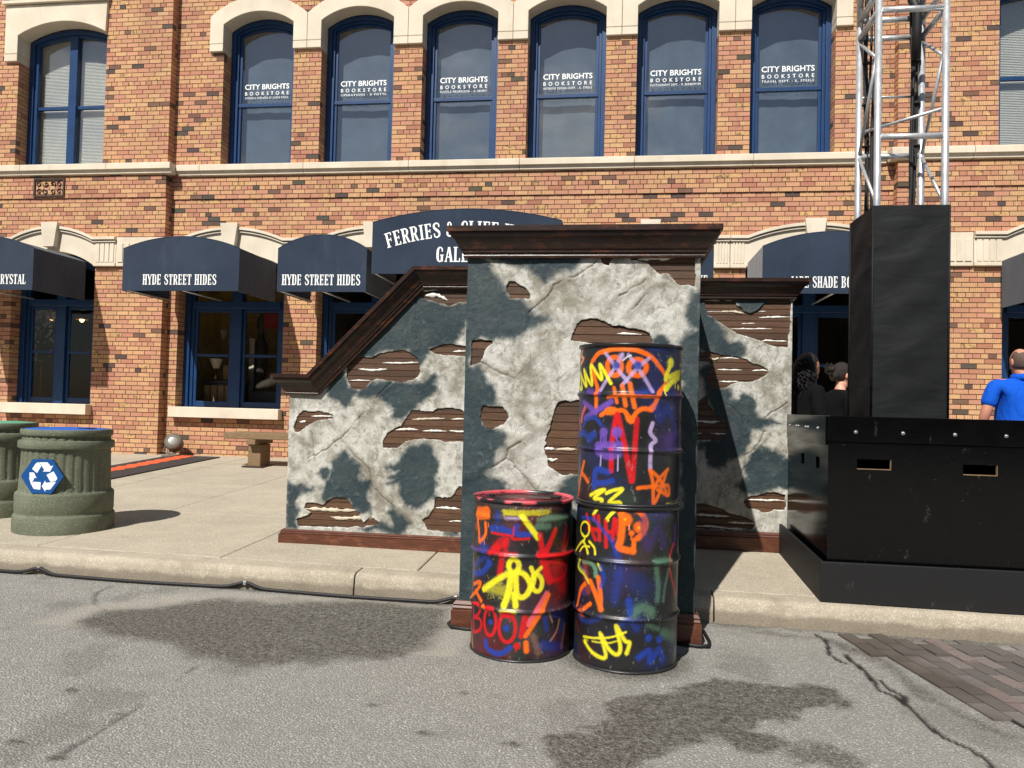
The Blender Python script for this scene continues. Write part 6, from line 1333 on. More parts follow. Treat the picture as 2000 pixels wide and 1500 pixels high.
# ------------------------------------------------------------------ litter bins
ARROWS = [[(480, 615), (590, 440), (640, 405), (690, 405), (765, 520), (640, 745)], [(700, 400), (960, 395), (1070, 520), (1145, 490), (1050, 690), (820, 690), (870, 640)],
          [(945, 795), (1160, 680), (1285, 880), (1280, 930), (1230, 990), (1080, 1020)], [(1250, 1020), (1090, 1250), (1060, 1265), (925, 1270), (925, 1340), (810, 1165), (910, 975), (925, 1050)],
          [(770, 1035), (765, 1275), (600, 1260), (545, 1240), (495, 1150), (500, 1080), (530, 1025)], [(400, 730), (540, 730), (635, 910), (575, 885), (500, 1040), (480, 1150), (400, 920), (410, 850)]]
HEX = [(490, 300), (1110, 300), (1475, 848), (1110, 1395), (485, 1395), (125, 848)]
def bin_(cx, cy, z0, label, lid, emblem):
    t = thing('litter_bin', label, 'bin', (cx, cy, z0), 'round concrete litter bins')
    prof = [(.455, 0), (.477, .006), (.480, .02), (.480, .135), (.474, .150), (.462, .158), (.460, .172), (.466, .180), (.466, .318), (.458, .332), (.436, .342),
            (.434, .360), (.418, .675), (.420, .690), (.448, .695), (.454, .705), (.454, .742), (.446, .756), (.418, .762), (.414, .790), (.428, .797), (.436, .805), (.436, .838), (.430, .848), (.414, .850), (.410, .835), (.36, .83)]
    prof = [(r * .815, z * 1.04) for r, z in prof]
    n = 224; v = []; f = []
    for i, (r, zz) in enumerate(prof):
        z = zz / 1.04
        for k in range(n):
            a = 2 * math.pi * k / n
            fl = 0
            if .34 < z < .69 or .76 < z < .795: fl = -.008 * max(0, math.sin(a * 32)) ** 1 * (1 if .36 <= z <= .676 or .762 <= z <= .79 else .3)
            v.append((cx + (r + fl) * math.cos(a), cy + (r + fl) * math.sin(a), z0 + zz))
    m2 = len(prof)
    for i in range(m2 - 1):
        for k in range(n): f.append((i * n + k, i * n + (k + 1) % n, (i + 1) * n + (k + 1) % n, (i + 1) * n + k))
    f.append(tuple(range(n - 1, -1, -1)))
    o = MB().add(v, f).build('bin_body', MAT['bin'], t); smooth_angle(o, 50)
    L = MB().lathe([(.333, z0 + .872), (.329, z0 + .883), (.25, z0 + .890), (.12, z0 + .894), (.01, z0 + .895)], (cx, cy), 64).build('lid', MAT[lid], t, smooth=True)
    if emblem:
        th = -.50 + math.atan2(-cx, cy)                   # faces the road, turned a little left
        nx, ny = math.sin(th), -math.cos(th); tx, ty = math.cos(th), math.sin(th)
        s = .165 / 640
        def P(u, w, d): return (cx + nx * (.358 + d) + tx * (u - 795) * s, cy + ny * (.358 + d) + ty * (u - 795) * s, z0 + .500 + (848 - w) * s)
        def plate(poly, d0, d1):
            k = len(poly); a = sum(poly[i][0] * poly[(i + 1) % k][1] - poly[(i + 1) % k][0] * poly[i][1] for i in range(k))
            if a > 0: poly = poly[::-1]
            return MB().add([P(u, w, d1) for u, w in poly] + [P(u, w, d0) for u, w in poly], [tuple(range(k)), tuple(range(2 * k - 1, k - 1, -1))] + [(i, i + k, (i + 1) % k + k, (i + 1) % k) for i in range(k)])
        h = plate(HEX, -.01, .006).build('recycling_sign', MAT['sign_blue'], t)
        for a in ARROWS: plate(a, .0055, .0072).build('arrow', MAT['letter'], h)
        for u in (180, 1420): MB().lathe([(.006, 0), (.004, .004)], (0, 0), 8)
        s2 = .09 / 640
        for a in ARROWS:
            q = [(cx + .19 + (u - 795) * s2 * 1.2, cy - .02 - (w - 848) * s2 * 1.2) for u, w in a]
            MB().zprism(q, z0 + .887, z0 + .8945).build('lid_mark', MAT['black'], L)
    return t
bin_(-4.775, 6.15, gz(6.15), 'green concrete recycling bin with blue lid and white arrows sign', 'lid_blue', True)
bin_(-5.905, 6.62, gz(6.62), 'green concrete bin with pale green lid cut by the left edge', 'lid_green', False)

# ------------------------------------------------------------------ bench, floor lamp, mat, cable
def bench():
    z = gz(10.9)
    t = thing('bench', 'backless weathered timber bench beside the shop window, half behind the left panel', 'bench', (-4.8, 10.9, z))
    for i in range(3):
        MB().box(-5.74, -3.9, 10.62 + i * .18, 10.785 + i * .18, z + .41, z + .50).build('seat_plank', MAT['bench'], t, bevel=.01)
    for x in (-5.30, -4.3):
        MB().box(x - .10, x + .10, 10.72, 11.05, z + .0, z + .33).build('support', MAT['bench'], t, bevel=.012)
        MB().box(x - .07, x + .07, 10.60, 11.18, z + .331, z + .409).build('cross_beam', MAT['bench'], t, bevel=.01)
        MB().box(x - .16, x + .16, 10.66, 11.11, z - .01, z + .012).build('foot_plate', MAT['iron'], t)
bench()
def uplight():
    z = gz(11.7); c = (-7.20, 11.62)
    t = thing('floodlight', 'small round bronze floodlight standing at the foot of the pilaster', 'lamp', (c[0], c[1], z))
    MB().lathe([(.125, z - .005), (.125, z + .02), (.105, z + .03), (.03, z + .032)], c, 28).build('base_plate', MAT['lens'], t)
    MB().tube([(c[0], c[1], z + .03), (c[0], c[1] + .02, z + .12)], .018).build('stem', MAT['lampgrey'], t)
    ax = Vector((.25, -.75, .35)).normalized(); o = Vector((c[0] + .02, c[1] + .10, z + .21))
    pr = [(-.17, .02), (-.165, .07), (-.13, .115), (-.06, .135), (.07, .138), (.10, .140), (.10, .125)]
    MB().tube([o + ax * d for d, r in pr], [r for d, r in pr], 28).build('housing', MAT['lampgrey'], t, smooth=True)
    MB().tube([o + ax * .096, o + ax * .104, o + ax * .11], [.122, .118, .06], 28).build('lens', MAT['lens'], t, smooth=True)
    MB().tube([o + Vector((-.14, 0, 0)), Vector((c[0] - .13, c[1] + .03, z + .08)), Vector((c[0], c[1], z + .05)), Vector((c[0] + .13, c[1] + .03, z + .08)), o + Vector((.15, 0, 0))], .011, 6).build('yoke', MAT['lampgrey'], t)
uplight()
def floor_mat():
    t = thing('rubber_mat', 'black rubber mat with an orange stripe running to the shop front', 'mat', (-6.8, 10, gz(10)))
    def strip(xa, xb, h, name, mat, wave=0):
        n = 80; m = MB(); v = []
        for i in range(n + 1):
            y = 7.9 + (11.72 - 7.9) * i / n
            w1 = wave * .022 * (math.sin(i * 1.3) + random.uniform(-.6, .6)); w2 = wave * .022 * (math.sin(i * 1.1 + 1) + random.uniform(-.6, .6))
            v += [(xa + w1, y, gz(y) + h), (xb + w2, y, gz(y) + h), (xb + w2, y, gz(y) - .001), (xa + w1, y, gz(y) - .001)]
        f = [(i * 4 + k, i * 4 + (k + 1) % 4, i * 4 + 4 + (k + 1) % 4, i * 4 + 4 + k) for i in range(n) for k in range(4)] + [(3, 2, 1, 0), (n * 4, n * 4 + 1, n * 4 + 2, n * 4 + 3)]
        return m.add(v, f).build(name, mat, t)
    strip(-7.24, -6.38, .016, 'mat_sheet', MAT['mat_black'])
    strip(-7.05, -6.80, .0185, 'stripe', MAT['mat_orange'], 1)
floor_mat()
def cables():
    pts = []; clips = [-4.25, -2.62, -1.08]
    for i in range(160):
        x = -9.0 + 8.15 * i / 159
        b = max([math.exp(-((x - c) / .09) ** 2) for c in clips] + [0])
        y = 5.215 + .012 * math.sin(x * 2.1) + .018 * b - .03 * math.exp(-((x + 1.9) / .5) ** 2) - .02 * math.exp(-((x + 3.4) / .5) ** 2)
        pts.append((x, y, .016 + .035 * b + tz(x)))
    pts += [(-.90, 5.1, .015), (-.94, 4.98, .01)]
    c = tag(MB().tube(pts, .0125, 8).build('power_cable', MAT['black'], smooth=True), 'black power cable clipped along the foot of the kerb', 'cable')
    for x in clips:
        m = MB(); m.box(x - .012, x + .012, 5.216, 5.246, .036 + tz(x), .066 + tz(x)); m.build('cable_clip', MAT['zinc'], c, bevel=.004)
    loop = [(-.96, 4.95, .005), (-1.015, 4.86, .0), (-1.03, 4.78, -.004), (-1.0, 4.72, -.006), (-.90, 4.70, -.008), (-.7, 4.735, -.008)]
    tag(MB().tube(loop, .011, 8).build('power_cable', MAT['black'], smooth=True), 'short loop of black cable round the left foot of the tall block', 'cable')
    loop = [(.35, 4.735, -.016), (.5, 4.70, -.018), (.56, 4.71, -.018), (.575, 4.8, -.016), (.56, 5.0, -.01)]
    tag(MB().tube(loop, .011, 8).build('power_cable', MAT['black'], smooth=True), 'short loop of black cable round the right foot of the tall block', 'cable')
cables()

# ------------------------------------------------------------------ podium with the truss tower
def podium():
    X0, X1, Yf, Yb = 1.40, 3.42, 5.40, 6.62
    t = thing('podium', 'black plywood podium box holding the truss tower', 'podium', (2.4, 6.0, .17))
    def panel(name, ops, x0, x1, z0, z1, y0, y1, mat, axis='x'):
        m = MB()
        for a, b, c, d in rect_cells(x0, x1, z0, z1, ops):
            if axis == 'x': m.box(a, b, y0, y1, c, d)
            else: m.box(y0, y1, a, b, c, d)
        return m.build(name, mat, t)
    slots = [(1.585, 1.800, 1.010, 1.078), (2.245, 2.455, .995, 1.064), (2.93, 3.14, .99, 1.058)]
    panel('front_panel', slots, X0, X1, .20, 1.185, Yf, Yf + .02, MAT['ply'])
    for a, b, c, d in slots:
        MB().box(a, b, Yf + .001, Yf + .019, c, c + .005).build('worn_slot_edge', MAT['bench'], t)
        MB().box(b - .004, b, Yf + .001, Yf + .019, c + .006, d).build('worn_slot_edge', MAT['bench'], t)
    panel('side_panel', [(5.62, 5.72, .99, 1.07), (6.06, 6.16, .99, 1.07)], Yf + .021, Yb, .22, 1.345, X0, X0 + .02, MAT['ply'], 'y')
    panel('side_panel', [], Yf + .021, Yb, .22, 1.345, X1 - .02, X1, MAT['ply'], 'y')
    panel('back_panel', [], X0 + .021, X1 - .021, .22, 1.345, Yb - .02, Yb, MAT['ply'])
    MB().box(X0 - .004, X1 + .004, Yf - .014, Yf + .02, 1.190, 1.362).build('top_rail', MAT['ply'], t, bevel=.003)
    MB().box(X0 - .012, X0 - .001, Yf + .024, Yb + .01, 1.165, 1.362).build('top_rail', MAT['ply'], t, bevel=.003)
    MB().box(X0 + .022, X1 - .022, Yf + .26, Yb - .022, .25, 1.20).build('ballast_core', MAT['dark'], t)
    MB().box(X0 + .021, X1 - .021, Yf + .021, Yb - .021, 1.30, 1.318).build('deck', MAT['ply_matt'], t)
    # tray round the foot
    def tray(pts, name):
        m = MB()
        (xa, ya), (xb, yb), (w0, w1) = pts
        m.add([(xa, ya, gz(ya) - .025), (xb, yb, gz(yb) + (-.025 if yb > 6 else -.045)), (xb + w0, yb + w1, gz(yb + w1) + (-.025 if yb > 6 else -.045)), (xa + w0, ya + w1, gz(ya + w1) - .025),
               (xa, ya, gz(ya) + .236), (xb, yb, gz(yb) + .236), (xb + w0, yb + w1, gz(yb + w1) + .236), (xa + w0, ya + w1, gz(ya + w1) + .236)],
              [(0, 3, 2, 1), (4, 5, 6, 7), (0, 1, 5, 4), (1, 2, 6, 5), (2, 3, 7, 6), (3, 0, 4, 7)])
        return m.build(name, MAT['ply_matt'], t, bevel=.004)
    tray(((1.345, 5.33), (3.47, 5.33), (0, .024)), 'tray_board')
    tray(((1.345, 5.356), (1.345, 6.66), (.024, 0)), 'tray_board')
    MB().add([(1.37, 5.355, gz(5.35) + .21), (3.46, 5.355, gz(5.35) + .21), (3.46, 5.399, gz(5.35) + .21), (1.37, 5.399, gz(5.35) + .21)], [(0, 1, 2, 3)]).build('tray_floor', MAT['ply_matt'], t)
    for x in (1.569, 1.866, 2.187, 2.498, 2.81, 3.12):
        MB().tube([(x, Yf - .014, 1.258), (x, Yf - .019, 1.258)], .012, 14).build('washer', MAT['zinc'], t)
        MB().tube([(x, Yf - .0195, 1.258), (x, Yf - .028, 1.258)], [.007, .004], 10).build('bolt', MAT['zinc'], t)
    for y in (5.62, 5.9, 5.97, 6.2, 6.27, 6.5):
        MB().tube([(X0 - .012, y, 1.275), (X0 - .022, y, 1.275)], [.010, .005], 10).build('bolt', MAT['zinc'], t)
    return t
podium()

def tower():
    xs = (1.878, 2.352); ys = (6.0, 6.462)
    t = thing('truss_tower', 'tall aluminium box truss tower rising from the black podium', 'truss', (2.11, 6.23, 1.32))
    def bar(a, b, r, nm='brace'): return MB().tube([a, b], r, 14).build(nm, MAT['alu'], t, smooth=True)
    for x in xs:
        for y in ys:
            bar((x, y, 1.32), (x, y, 4.50), .0255, 'chord'); bar((x, y, 4.505), (x, y, 7.6), .0255, 'chord')
    for z, faces in ((3.45, 'fb'), (4.41, 'fblr'), (4.56, 'fblr'), (2.4, 'fb'), (5.55, 'fblr'), (6.6, 'fb')):
        for fc in faces:
            if fc == 'f': a, b = (xs[0] + .022, ys[0], z), (xs[1] - .022, ys[0], z)
            if fc == 'b': a, b = (xs[0] + .022, ys[1], z), (xs[1] - .022, ys[1], z)
            if fc == 'l': a, b = (xs[0], ys[0] + .022, z), (xs[0], ys[1] - .022, z)
            if fc == 'r': a, b = (xs[1], ys[0] + .022, z), (xs[1], ys[1] - .022, z)
            bar(a, b, .0225, 'rung')
    bar((xs[0] + .02, ys[1], 3.93), (xs[1] - .02, ys[1], 3.93), .010, 'rung')
    for x in xs:
        for z0 in (2.46, 3.46, 4.62, 5.6):
            if z0 == 4.62:
                bar((x, ys[1] - .02, z0 + .9), (x, ys[0] + .02, z0 + .48), .0125); bar((x, ys[1] - .02, z0 + .04), (x, ys[0] + .02, z0 + .44), .0125)
                continue
            bar((x, ys[1] - .02, z0), (x, ys[0] + .02, z0 + .66 if z0 > 3 else z0 + .52), .0125)
            bar((x, ys[1] - .02, z0 - .03), (x, ys[0] + .02, z0 - .50), .0125)
        bar((x, ys[1] - .02, 4.36), (x, ys[0] + .02, 4.05), .0125)
    bar((xs[0] + .01, ys[1] - .01, 3.64), (xs[1] - .01, ys[0] + .02, 3.66), .0125)
    # padded vinyl cover
    m = MB(); x0, x1, y0, y1, z0, z1 = 1.842, 2.372, 5.962, 6.52, 1.318, 2.925
    nx, nz = 16, 44
    def face(fn):
        v = [fn(i / nx, k / nz) for i in range(nx + 1) for k in range(nz + 1)]
        f = [(i * (nz + 1) + k, (i + 1) * (nz + 1) + k, (i + 1) * (nz + 1) + k + 1, i * (nz + 1) + k + 1) for i in range(nx) for k in range(nz)]
        m.add(v, f)
    def puff(u, w, s): return .012 * math.sin(math.pi * u) * math.sin(math.pi * min(1, w * 1.02)) + .006 * math.sin(u * 5 + w * 17 + s) * math.sin(math.pi * u) * (1 - w * .3) + .004 * math.sin(w * 31 - u * 6 + s) * math.sin(math.pi * u)
    face(lambda u, w: (x0 + (x1 - x0) * u, y0 - puff(u, w, 0), z0 + (z1 - z0) * w))
    face(lambda u, w: (x0 - puff(u, w, 2), y1 + (y0 - y1) * u, z0 + (z1 - z0) * w))
    face(lambda u, w: (x1 + puff(u, w, 3), y0 + (y1 - y0) * u, z0 + (z1 - z0) * w))
    face(lambda u, w: (x1 + (x0 - x1) * u, y1 + puff(u, w, 4), z0 + (z1 - z0) * w))
    m.build('vinyl_cover', MAT['vinyl'], t, smooth=True)
    for x, y in ((x0, y0), (x1, y0), (x0, y1), (x1, y1)):
        MB().tube([(x, y, z0), (x, y, z1)], .009, 8).build('cover_piping', MAT['vinyl'], t, smooth=True)
    # cables
    def bundle(x, y, label, n, spread, seed):
        rd = random.Random(seed); b = thing('cable_bundle', label, 'cable', (x, y, 2.9))
        for k in range(n):
            ox, oy = rd.uniform(-spread, spread), rd.uniform(-spread, spread); ph = rd.uniform(0, 6)
            pts = [(x + ox + .012 * math.sin(z * 3.1 + ph), y + oy * .6 + .01 * math.cos(z * 2.3 + ph), z) for z in np.arange(1.9, 7.6, .09)]
            MB().tube(pts, rd.choice((.007, .010, .013)), 7).build('cable', MAT['black'], b, smooth=True)
        for z in (2.96, 3.52, 3.86, 4.2):
            MB().lathe([(.034, z), (.034, z + .006)], (x - .03 if x < 2 else x + .02, y), 14).build('cable_tie', MAT['black'], b)
    bundle(1.955, 6.44, 'black cables tied inside the left rear leg of the truss tower', 7, .030, 1)
    bundle(2.285, 6.44, 'black cables tied beside the right rear leg of the truss tower', 5, .020, 2)
    tag(MB().tube([(2.285, 6.40, 4.2), (2.28, 6.37, 4.42), (2.27, 6.34, 4.58), (2.24, 6.36, 4.66), (2.25, 6.42, 4.75)], .035, 10).build('cable_wrap', MAT['black'], smooth=True), 'thick black wrap of cable at the upper truss joint', 'cable')
tower()

# ------------------------------------------------------------------ people
def ellipsoid(c, r, nu=18, nv=12, fn=None):
    v = []; f = []
    for i in range(nv + 1):
        a = math.pi * i / nv
        for k in range(nu):
            b = 2 * math.pi * k / nu
            p = Vector((math.sin(a) * math.cos(b), math.sin(a) * math.sin(b), math.cos(a)))
            q = Vector((c[0] + p.x * r[0], c[1] + p.y * r[1], c[2] + p.z * r[2]))
            if fn: q = fn(p, q)
            v.append(tuple(q))
    for i in range(nv):
        for k in range(nu): f.append((i * nu + k, i * nu + (k + 1) % nu, (i + 1) * nu + (k + 1) % nu, (i + 1) * nu + k)[::-1])
    return v, f

def skin_mesh(V, E, Rd, levels=2):
    me = bpy.data.meshes.new('sk'); me.from_pydata(V, E, []); o = bpy.data.objects.new('sk', me); COL.objects.link(o)
    md = o.modifiers.new('s', 'SKIN'); md.use_smooth_shade = True; md.branch_smoothing = .6
    for i, r in enumerate(Rd):
        me.skin_vertices[0].data[i].radius = (r, r) if not isinstance(r, tuple) else r
    me.skin_vertices[0].data[0].use_root = True
    sb = o.modifiers.new('d', 'SUBSURF'); sb.levels = levels; sb.render_levels = levels
    dg = bpy.context.evaluated_depsgraph_get(); dg.update()
    out = bpy.data.meshes.new_from_object(o.evaluated_get(dg))
    bpy.data.objects.remove(o)
    return out

def person(label, x, y, height, face, wide, skin, shirt, sleeve, hair):
    s = height / 1.70; z0 = gz(y) + .004
    ca, sa = math.cos(face), math.sin(face)                # local +y (forward) turns to (sin, cos)
    def Wd(p): return (x + (p[0] * ca + p[1] * sa) * s, y + (-p[0] * sa + p[1] * ca) * s, z0 + p[2] * s)
    t = thing('person', label, 'person', (x, y, z0))
    k = wide
    V = [(0, 0, .93), (0, .005, 1.08), (0, .0, 1.25), (0, -.02, 1.385), (0, -.015, 1.45), (0, .0, 1.52)]
    E = [(0, 1), (1, 2), (2, 3), (3, 4), (4, 5)]
    Rd = [.145 * k, .135 * k, .145 * k, .095, .055, .052]
    def chain(start, pts, rads):
        last = start
        for p, r in zip(pts, rads):
            V.append(p); Rd.append(r); E.append((last, len(V) - 1)); last = len(V) - 1
        return last
    parts = {'arm': [], 'leg': []}
    for sgn in (-1, 1):
        w = chain(3, [(sgn * .165 * k, -.01, 1.375), (sgn * .235 * k, -.03, 1.12), (sgn * .245 * k, .05, .90), (sgn * .245 * k, .075, .83)], [.062, .047, .033, .034])
        for i, (dx, dy, ln) in enumerate(((-.028, .03, .075), (-.01, .035, .085), (.01, .03, .08), (.026, .02, .065))):
            chain(w, [(sgn * .245 * k + dx * .7, .075 + dy * .4, .79), (sgn * .245 * k + dx, .085 + dy * .5, .79 - ln * .6), (sgn * .245 * k + dx, .07 + dy * .5, .79 - ln)], [.011, .009, .0075])
        chain(w, [(sgn * (.245 * k - .03), .11, .815), (sgn * (.245 * k - .035), .125, .775)], [.012, .009])
        chain(0, [(sgn * .095 * k, 0, .84), (sgn * .10 * k, .015, .49), (sgn * .10 * k, -.02, .09), (sgn * .11 * k, .06, .04), (sgn * .115 * k, .14, .03)], [.085 * k, .056, .042, .040, .032])
    me = skin_mesh([Wd(p) for p in V], E, [r * s for r in Rd])
    co = [tuple(v.co) for v in me.vertices]; fc = [tuple(p.vertices) for p in me.polygons]
    hb = MB().add(co, fc)
    C = (0, .03, 1.595)
    def headfn(p, q):
        if q[2] < C[2] - .03 and p.y > 0: q.x *= .86; q.y += .012
        if p.y < -.2 and q[2] < C[2] - .04: q.y += .02
        if p.y > .85 and abs(q[2] - C[2]) < .03: q.y -= .006
        return q
    for c, r, fn in ((C, (.076, .096, .118), headfn), ((0, .122, 1.582), (.013, .024, .026), None), ((0, .128, 1.572), (.016, .016, .012), None), ((0, .108, 1.545), (.026, .018, .012), None), ((0, .098, 1.503), (.03, .026, .022), None),
                     ((.079, .015, 1.588), (.010, .022, .034), None), ((-.079, .015, 1.588), (.010, .022, .034), None), ((0, .012, 1.50), (.056, .06, .06), None)):
        v, f = ellipsoid(c, r, fn=fn); hb.add([Wd(q) for q in v], f)
    body = hb.build('body', MAT[skin], t, smooth=True)
    rm = body.modifiers.new('r', 'REMESH'); rm.mode = 'VOXEL'; rm.voxel_size = .0085; rm.use_smooth_shade = True
    sm = body.modifiers.new('sm', 'SMOOTH'); sm.iterations = 3; sm.factor = .5
    for sgn in (-1, 1):
        v, f = ellipsoid((sgn * .03, .112, 1.602), (.011, .009, .007), 10, 8); MB().add([Wd(q) for q in v], f).build('eye', MAT['dark'], t, smooth=True)
    # shirt
    V2 = [(0, 0, .90), (0, .005, 1.06), (0, .0, 1.24), (0, -.02, 1.365), (0, -.016, 1.445)]; E2 = [(0, 1), (1, 2), (2, 3), (3, 4)]
    R2 = [.172 * k, .160 * k, .172 * k, .125 * (.4 + .6 * k), .074]
    for sgn in (-1, 1):
        end = (sgn * .242 * k, .03, .96) if sleeve == 'long' else (sgn * .222 * k, -.026, 1.16)
        mid = (sgn * .236 * k, -.03, 1.12) if sleeve == 'long' else (sgn * .205 * k, -.02, 1.25)
        b = len(V2); V2 += [(sgn * .17 * k, -.01, 1.375), mid, end]; E2 += [(3, b), (b, b + 1), (b + 1, b + 2)]; R2 += [.088, .066 if sleeve == 'long' else .074, .050 if sleeve == 'long' else .070]
    sh = put('shirt', skin_mesh([Wd(p) for p in V2], E2, [r * s for r in R2]), t, MAT[shirt])
    # trousers and shoes
    V3 = [(0, 0, .95)]; E3 = []; R3 = [.158 * k]
    for sgn in (-1, 1):
        b = len(V3); V3 += [(sgn * .10 * k, 0, .82), (sgn * .105 * k, .012, .48), (sgn * .105 * k, -.015, .07)]; E3 += [(0, b), (b, b + 1), (b + 1, b + 2)]; R3 += [.100 * k, .075, .062]
    put('trousers', skin_mesh([Wd(p) for p in V3], E3, [r * s for r in R3]), t, MAT['trousers'])
    for sgn in (-1, 1):
        V4 = [(sgn * .105 * k, -.06, .045), (sgn * .108 * k, .05, .045), (sgn * .115 * k, .17, .035)]
        put('shoe', skin_mesh([Wd(p) for p in V4], [(0, 1), (1, 2)], [.046 * s, .048 * s, .036 * s]), t, MAT['shoe'])
    if sleeve == 'short':                                   # polo collar
        m = MB(); n = 20; v = []
        for i in range(n):
            a = 2 * math.pi * i / n
            for rr, hh in ((.070, 1.478), (.088, 1.470), (.104, 1.425)): v.append(Wd((rr * math.cos(a), -.012 + rr * 1.02 * math.sin(a), hh)))
        f = [(i * 3 + j, ((i + 1) % n) * 3 + j, ((i + 1) % n) * 3 + j + 1, i * 3 + j + 1) for i in range(n) for j in range(2)]
        o = m.add(v, f).build('collar', MAT[shirt], t, smooth=True); so = o.modifiers.new('so', 'SOLIDIFY'); so.thickness = .004
    # hair
    rd = random.Random(int(x * 100))
    h = MB()
    def cap(p, q):
        return q
    if hair != 'crop':
        def capfn(p, q):
            if p.y > .30 and q.z < 1.675 - .02: q.y -= (p.y - .30) * .11; q.x *= .93
            if q.z < 1.54: q.z = 1.54 + (q.z - 1.54) * .3
            return q
        v, f = ellipsoid((0, .008, 1.622), (.086, .106, .108), 28, 18, capfn)
        v = [tuple(Vector(q) + Vector((rd.uniform(-.003, .003), rd.uniform(-.003, .003), rd.uniform(-.003, .003)))) for q in v]
        h.add([Wd(q) for q in v], f)
    if hair == 'curly':
        for i in range(150):
            a = rd.uniform(math.pi * .92, math.pi * 2.08); el = rd.uniform(-.2, 1.0)
            r0 = Vector((math.cos(a) * .083 * math.cos(el * .9), math.sin(a) * .10 * math.cos(el * .9) + .0, 1.60 + .10 * math.sin(el)))
            if r0.y > .03: continue
            ln = rd.uniform(.10, .30); cr = rd.uniform(.010, .018); ph = rd.uniform(0, 6); out = rd.uniform(.01, .05)
            pts = []
            for j in range(15):
                u = j / 14
                base = r0 + Vector((math.cos(a) * out * math.sin(u * 2.2) * .8, (math.sin(a) * out - .02) * math.sin(u * 2.2), -ln * u))
                if base.z < 1.42: base.y -= .05 * (1.42 - base.z) * 6 * .4 + .02
                pts.append(Wd(base + Vector((cr * math.cos(ph + u * 16), cr * math.sin(ph + u * 16), 0))))
            h.add(*(lambda m_: (m_.v, m_.f))(MB().tube(pts, [.0075 * s * (1 - .5 * j / 14) for j in range(15)], 5)))
        mat = 'hair_black'
    elif hair == 'bun':
        v, f = ellipsoid((0, -.115, 1.655), (.046, .044, .042), 16, 12); h.add([Wd(tuple(Vector(q) + Vector((rd.uniform(-.004, .004), rd.uniform(-.004, .004), rd.uniform(-.004, .004))))) for q in v], f)
        v, f = ellipsoid((0, -.08, 1.60), (.066, .04, .07), 16, 12); h.add([Wd(q) for q in v], f)
        for i in range(26):
            a = rd.uniform(0, 6.28); c0 = Vector((.03 * math.cos(a), -.12, 1.655 + .03 * math.sin(a)))
            h.add(*(lambda m_: (m_.v, m_.f))(MB().tube([Wd(c0), Wd(c0 + Vector((.02 * math.cos(a), -.03, .025 * math.sin(a)))), Wd(c0 + Vector((.04 * math.cos(a), -.025, .04 * math.sin(a))))], .0035, 4)))
        mat = 'hair_brown'
    else:
        def cropfn(p, q):
            if p.y > .35: q.y -= .05
            if q.z > 1.668 and abs(p.x) < .62: q.z -= .018         # thin crown
            if q.z < 1.53: q.z = 1.53
            return q
        v, f = ellipsoid((0, .014, 1.602), (.0795, .0985, .110), 26, 18, cropfn); h.add([Wd(q) for q in v], f)
        mat = 'hair_short'
    h.build('hair', MAT[mat], t, smooth=True)
    if hair == 'curly':
        v, f = ellipsoid((-.088, .02, 1.553), (.006, .006, .006), 10, 8); MB().add([Wd(q) for q in v], f).build('earring', MAT['zinc'], t, smooth=True)
    if hair == 'bun':
        m = MB().tube([Wd((-.10, -.12, 1.385)), Wd((-.105, -.175, 1.30)), Wd((-.095, -.19, 1.20))], .007, 6); m.build('white_strap', MAT['letter'], t, smooth=True)
    return t
person('woman with long curly black hair in a black top behind the podium', 1.70, 7.30, 1.655, R(62), .90, 'skin1', 'shirt_black', 'long', 'curly')
person('woman with brown hair in a bun and black top next to the tower cover', 2.125, 7.78, 1.585, R(68), .92, 'skin2', 'shirt_black', 'long', 'bun')
person('man in a bright blue polo shirt seen from behind at the right edge', 3.75, 7.80, 1.755, R(-6), 1.44, 'skin3', 'shirt_blue', 'short', 'crop')

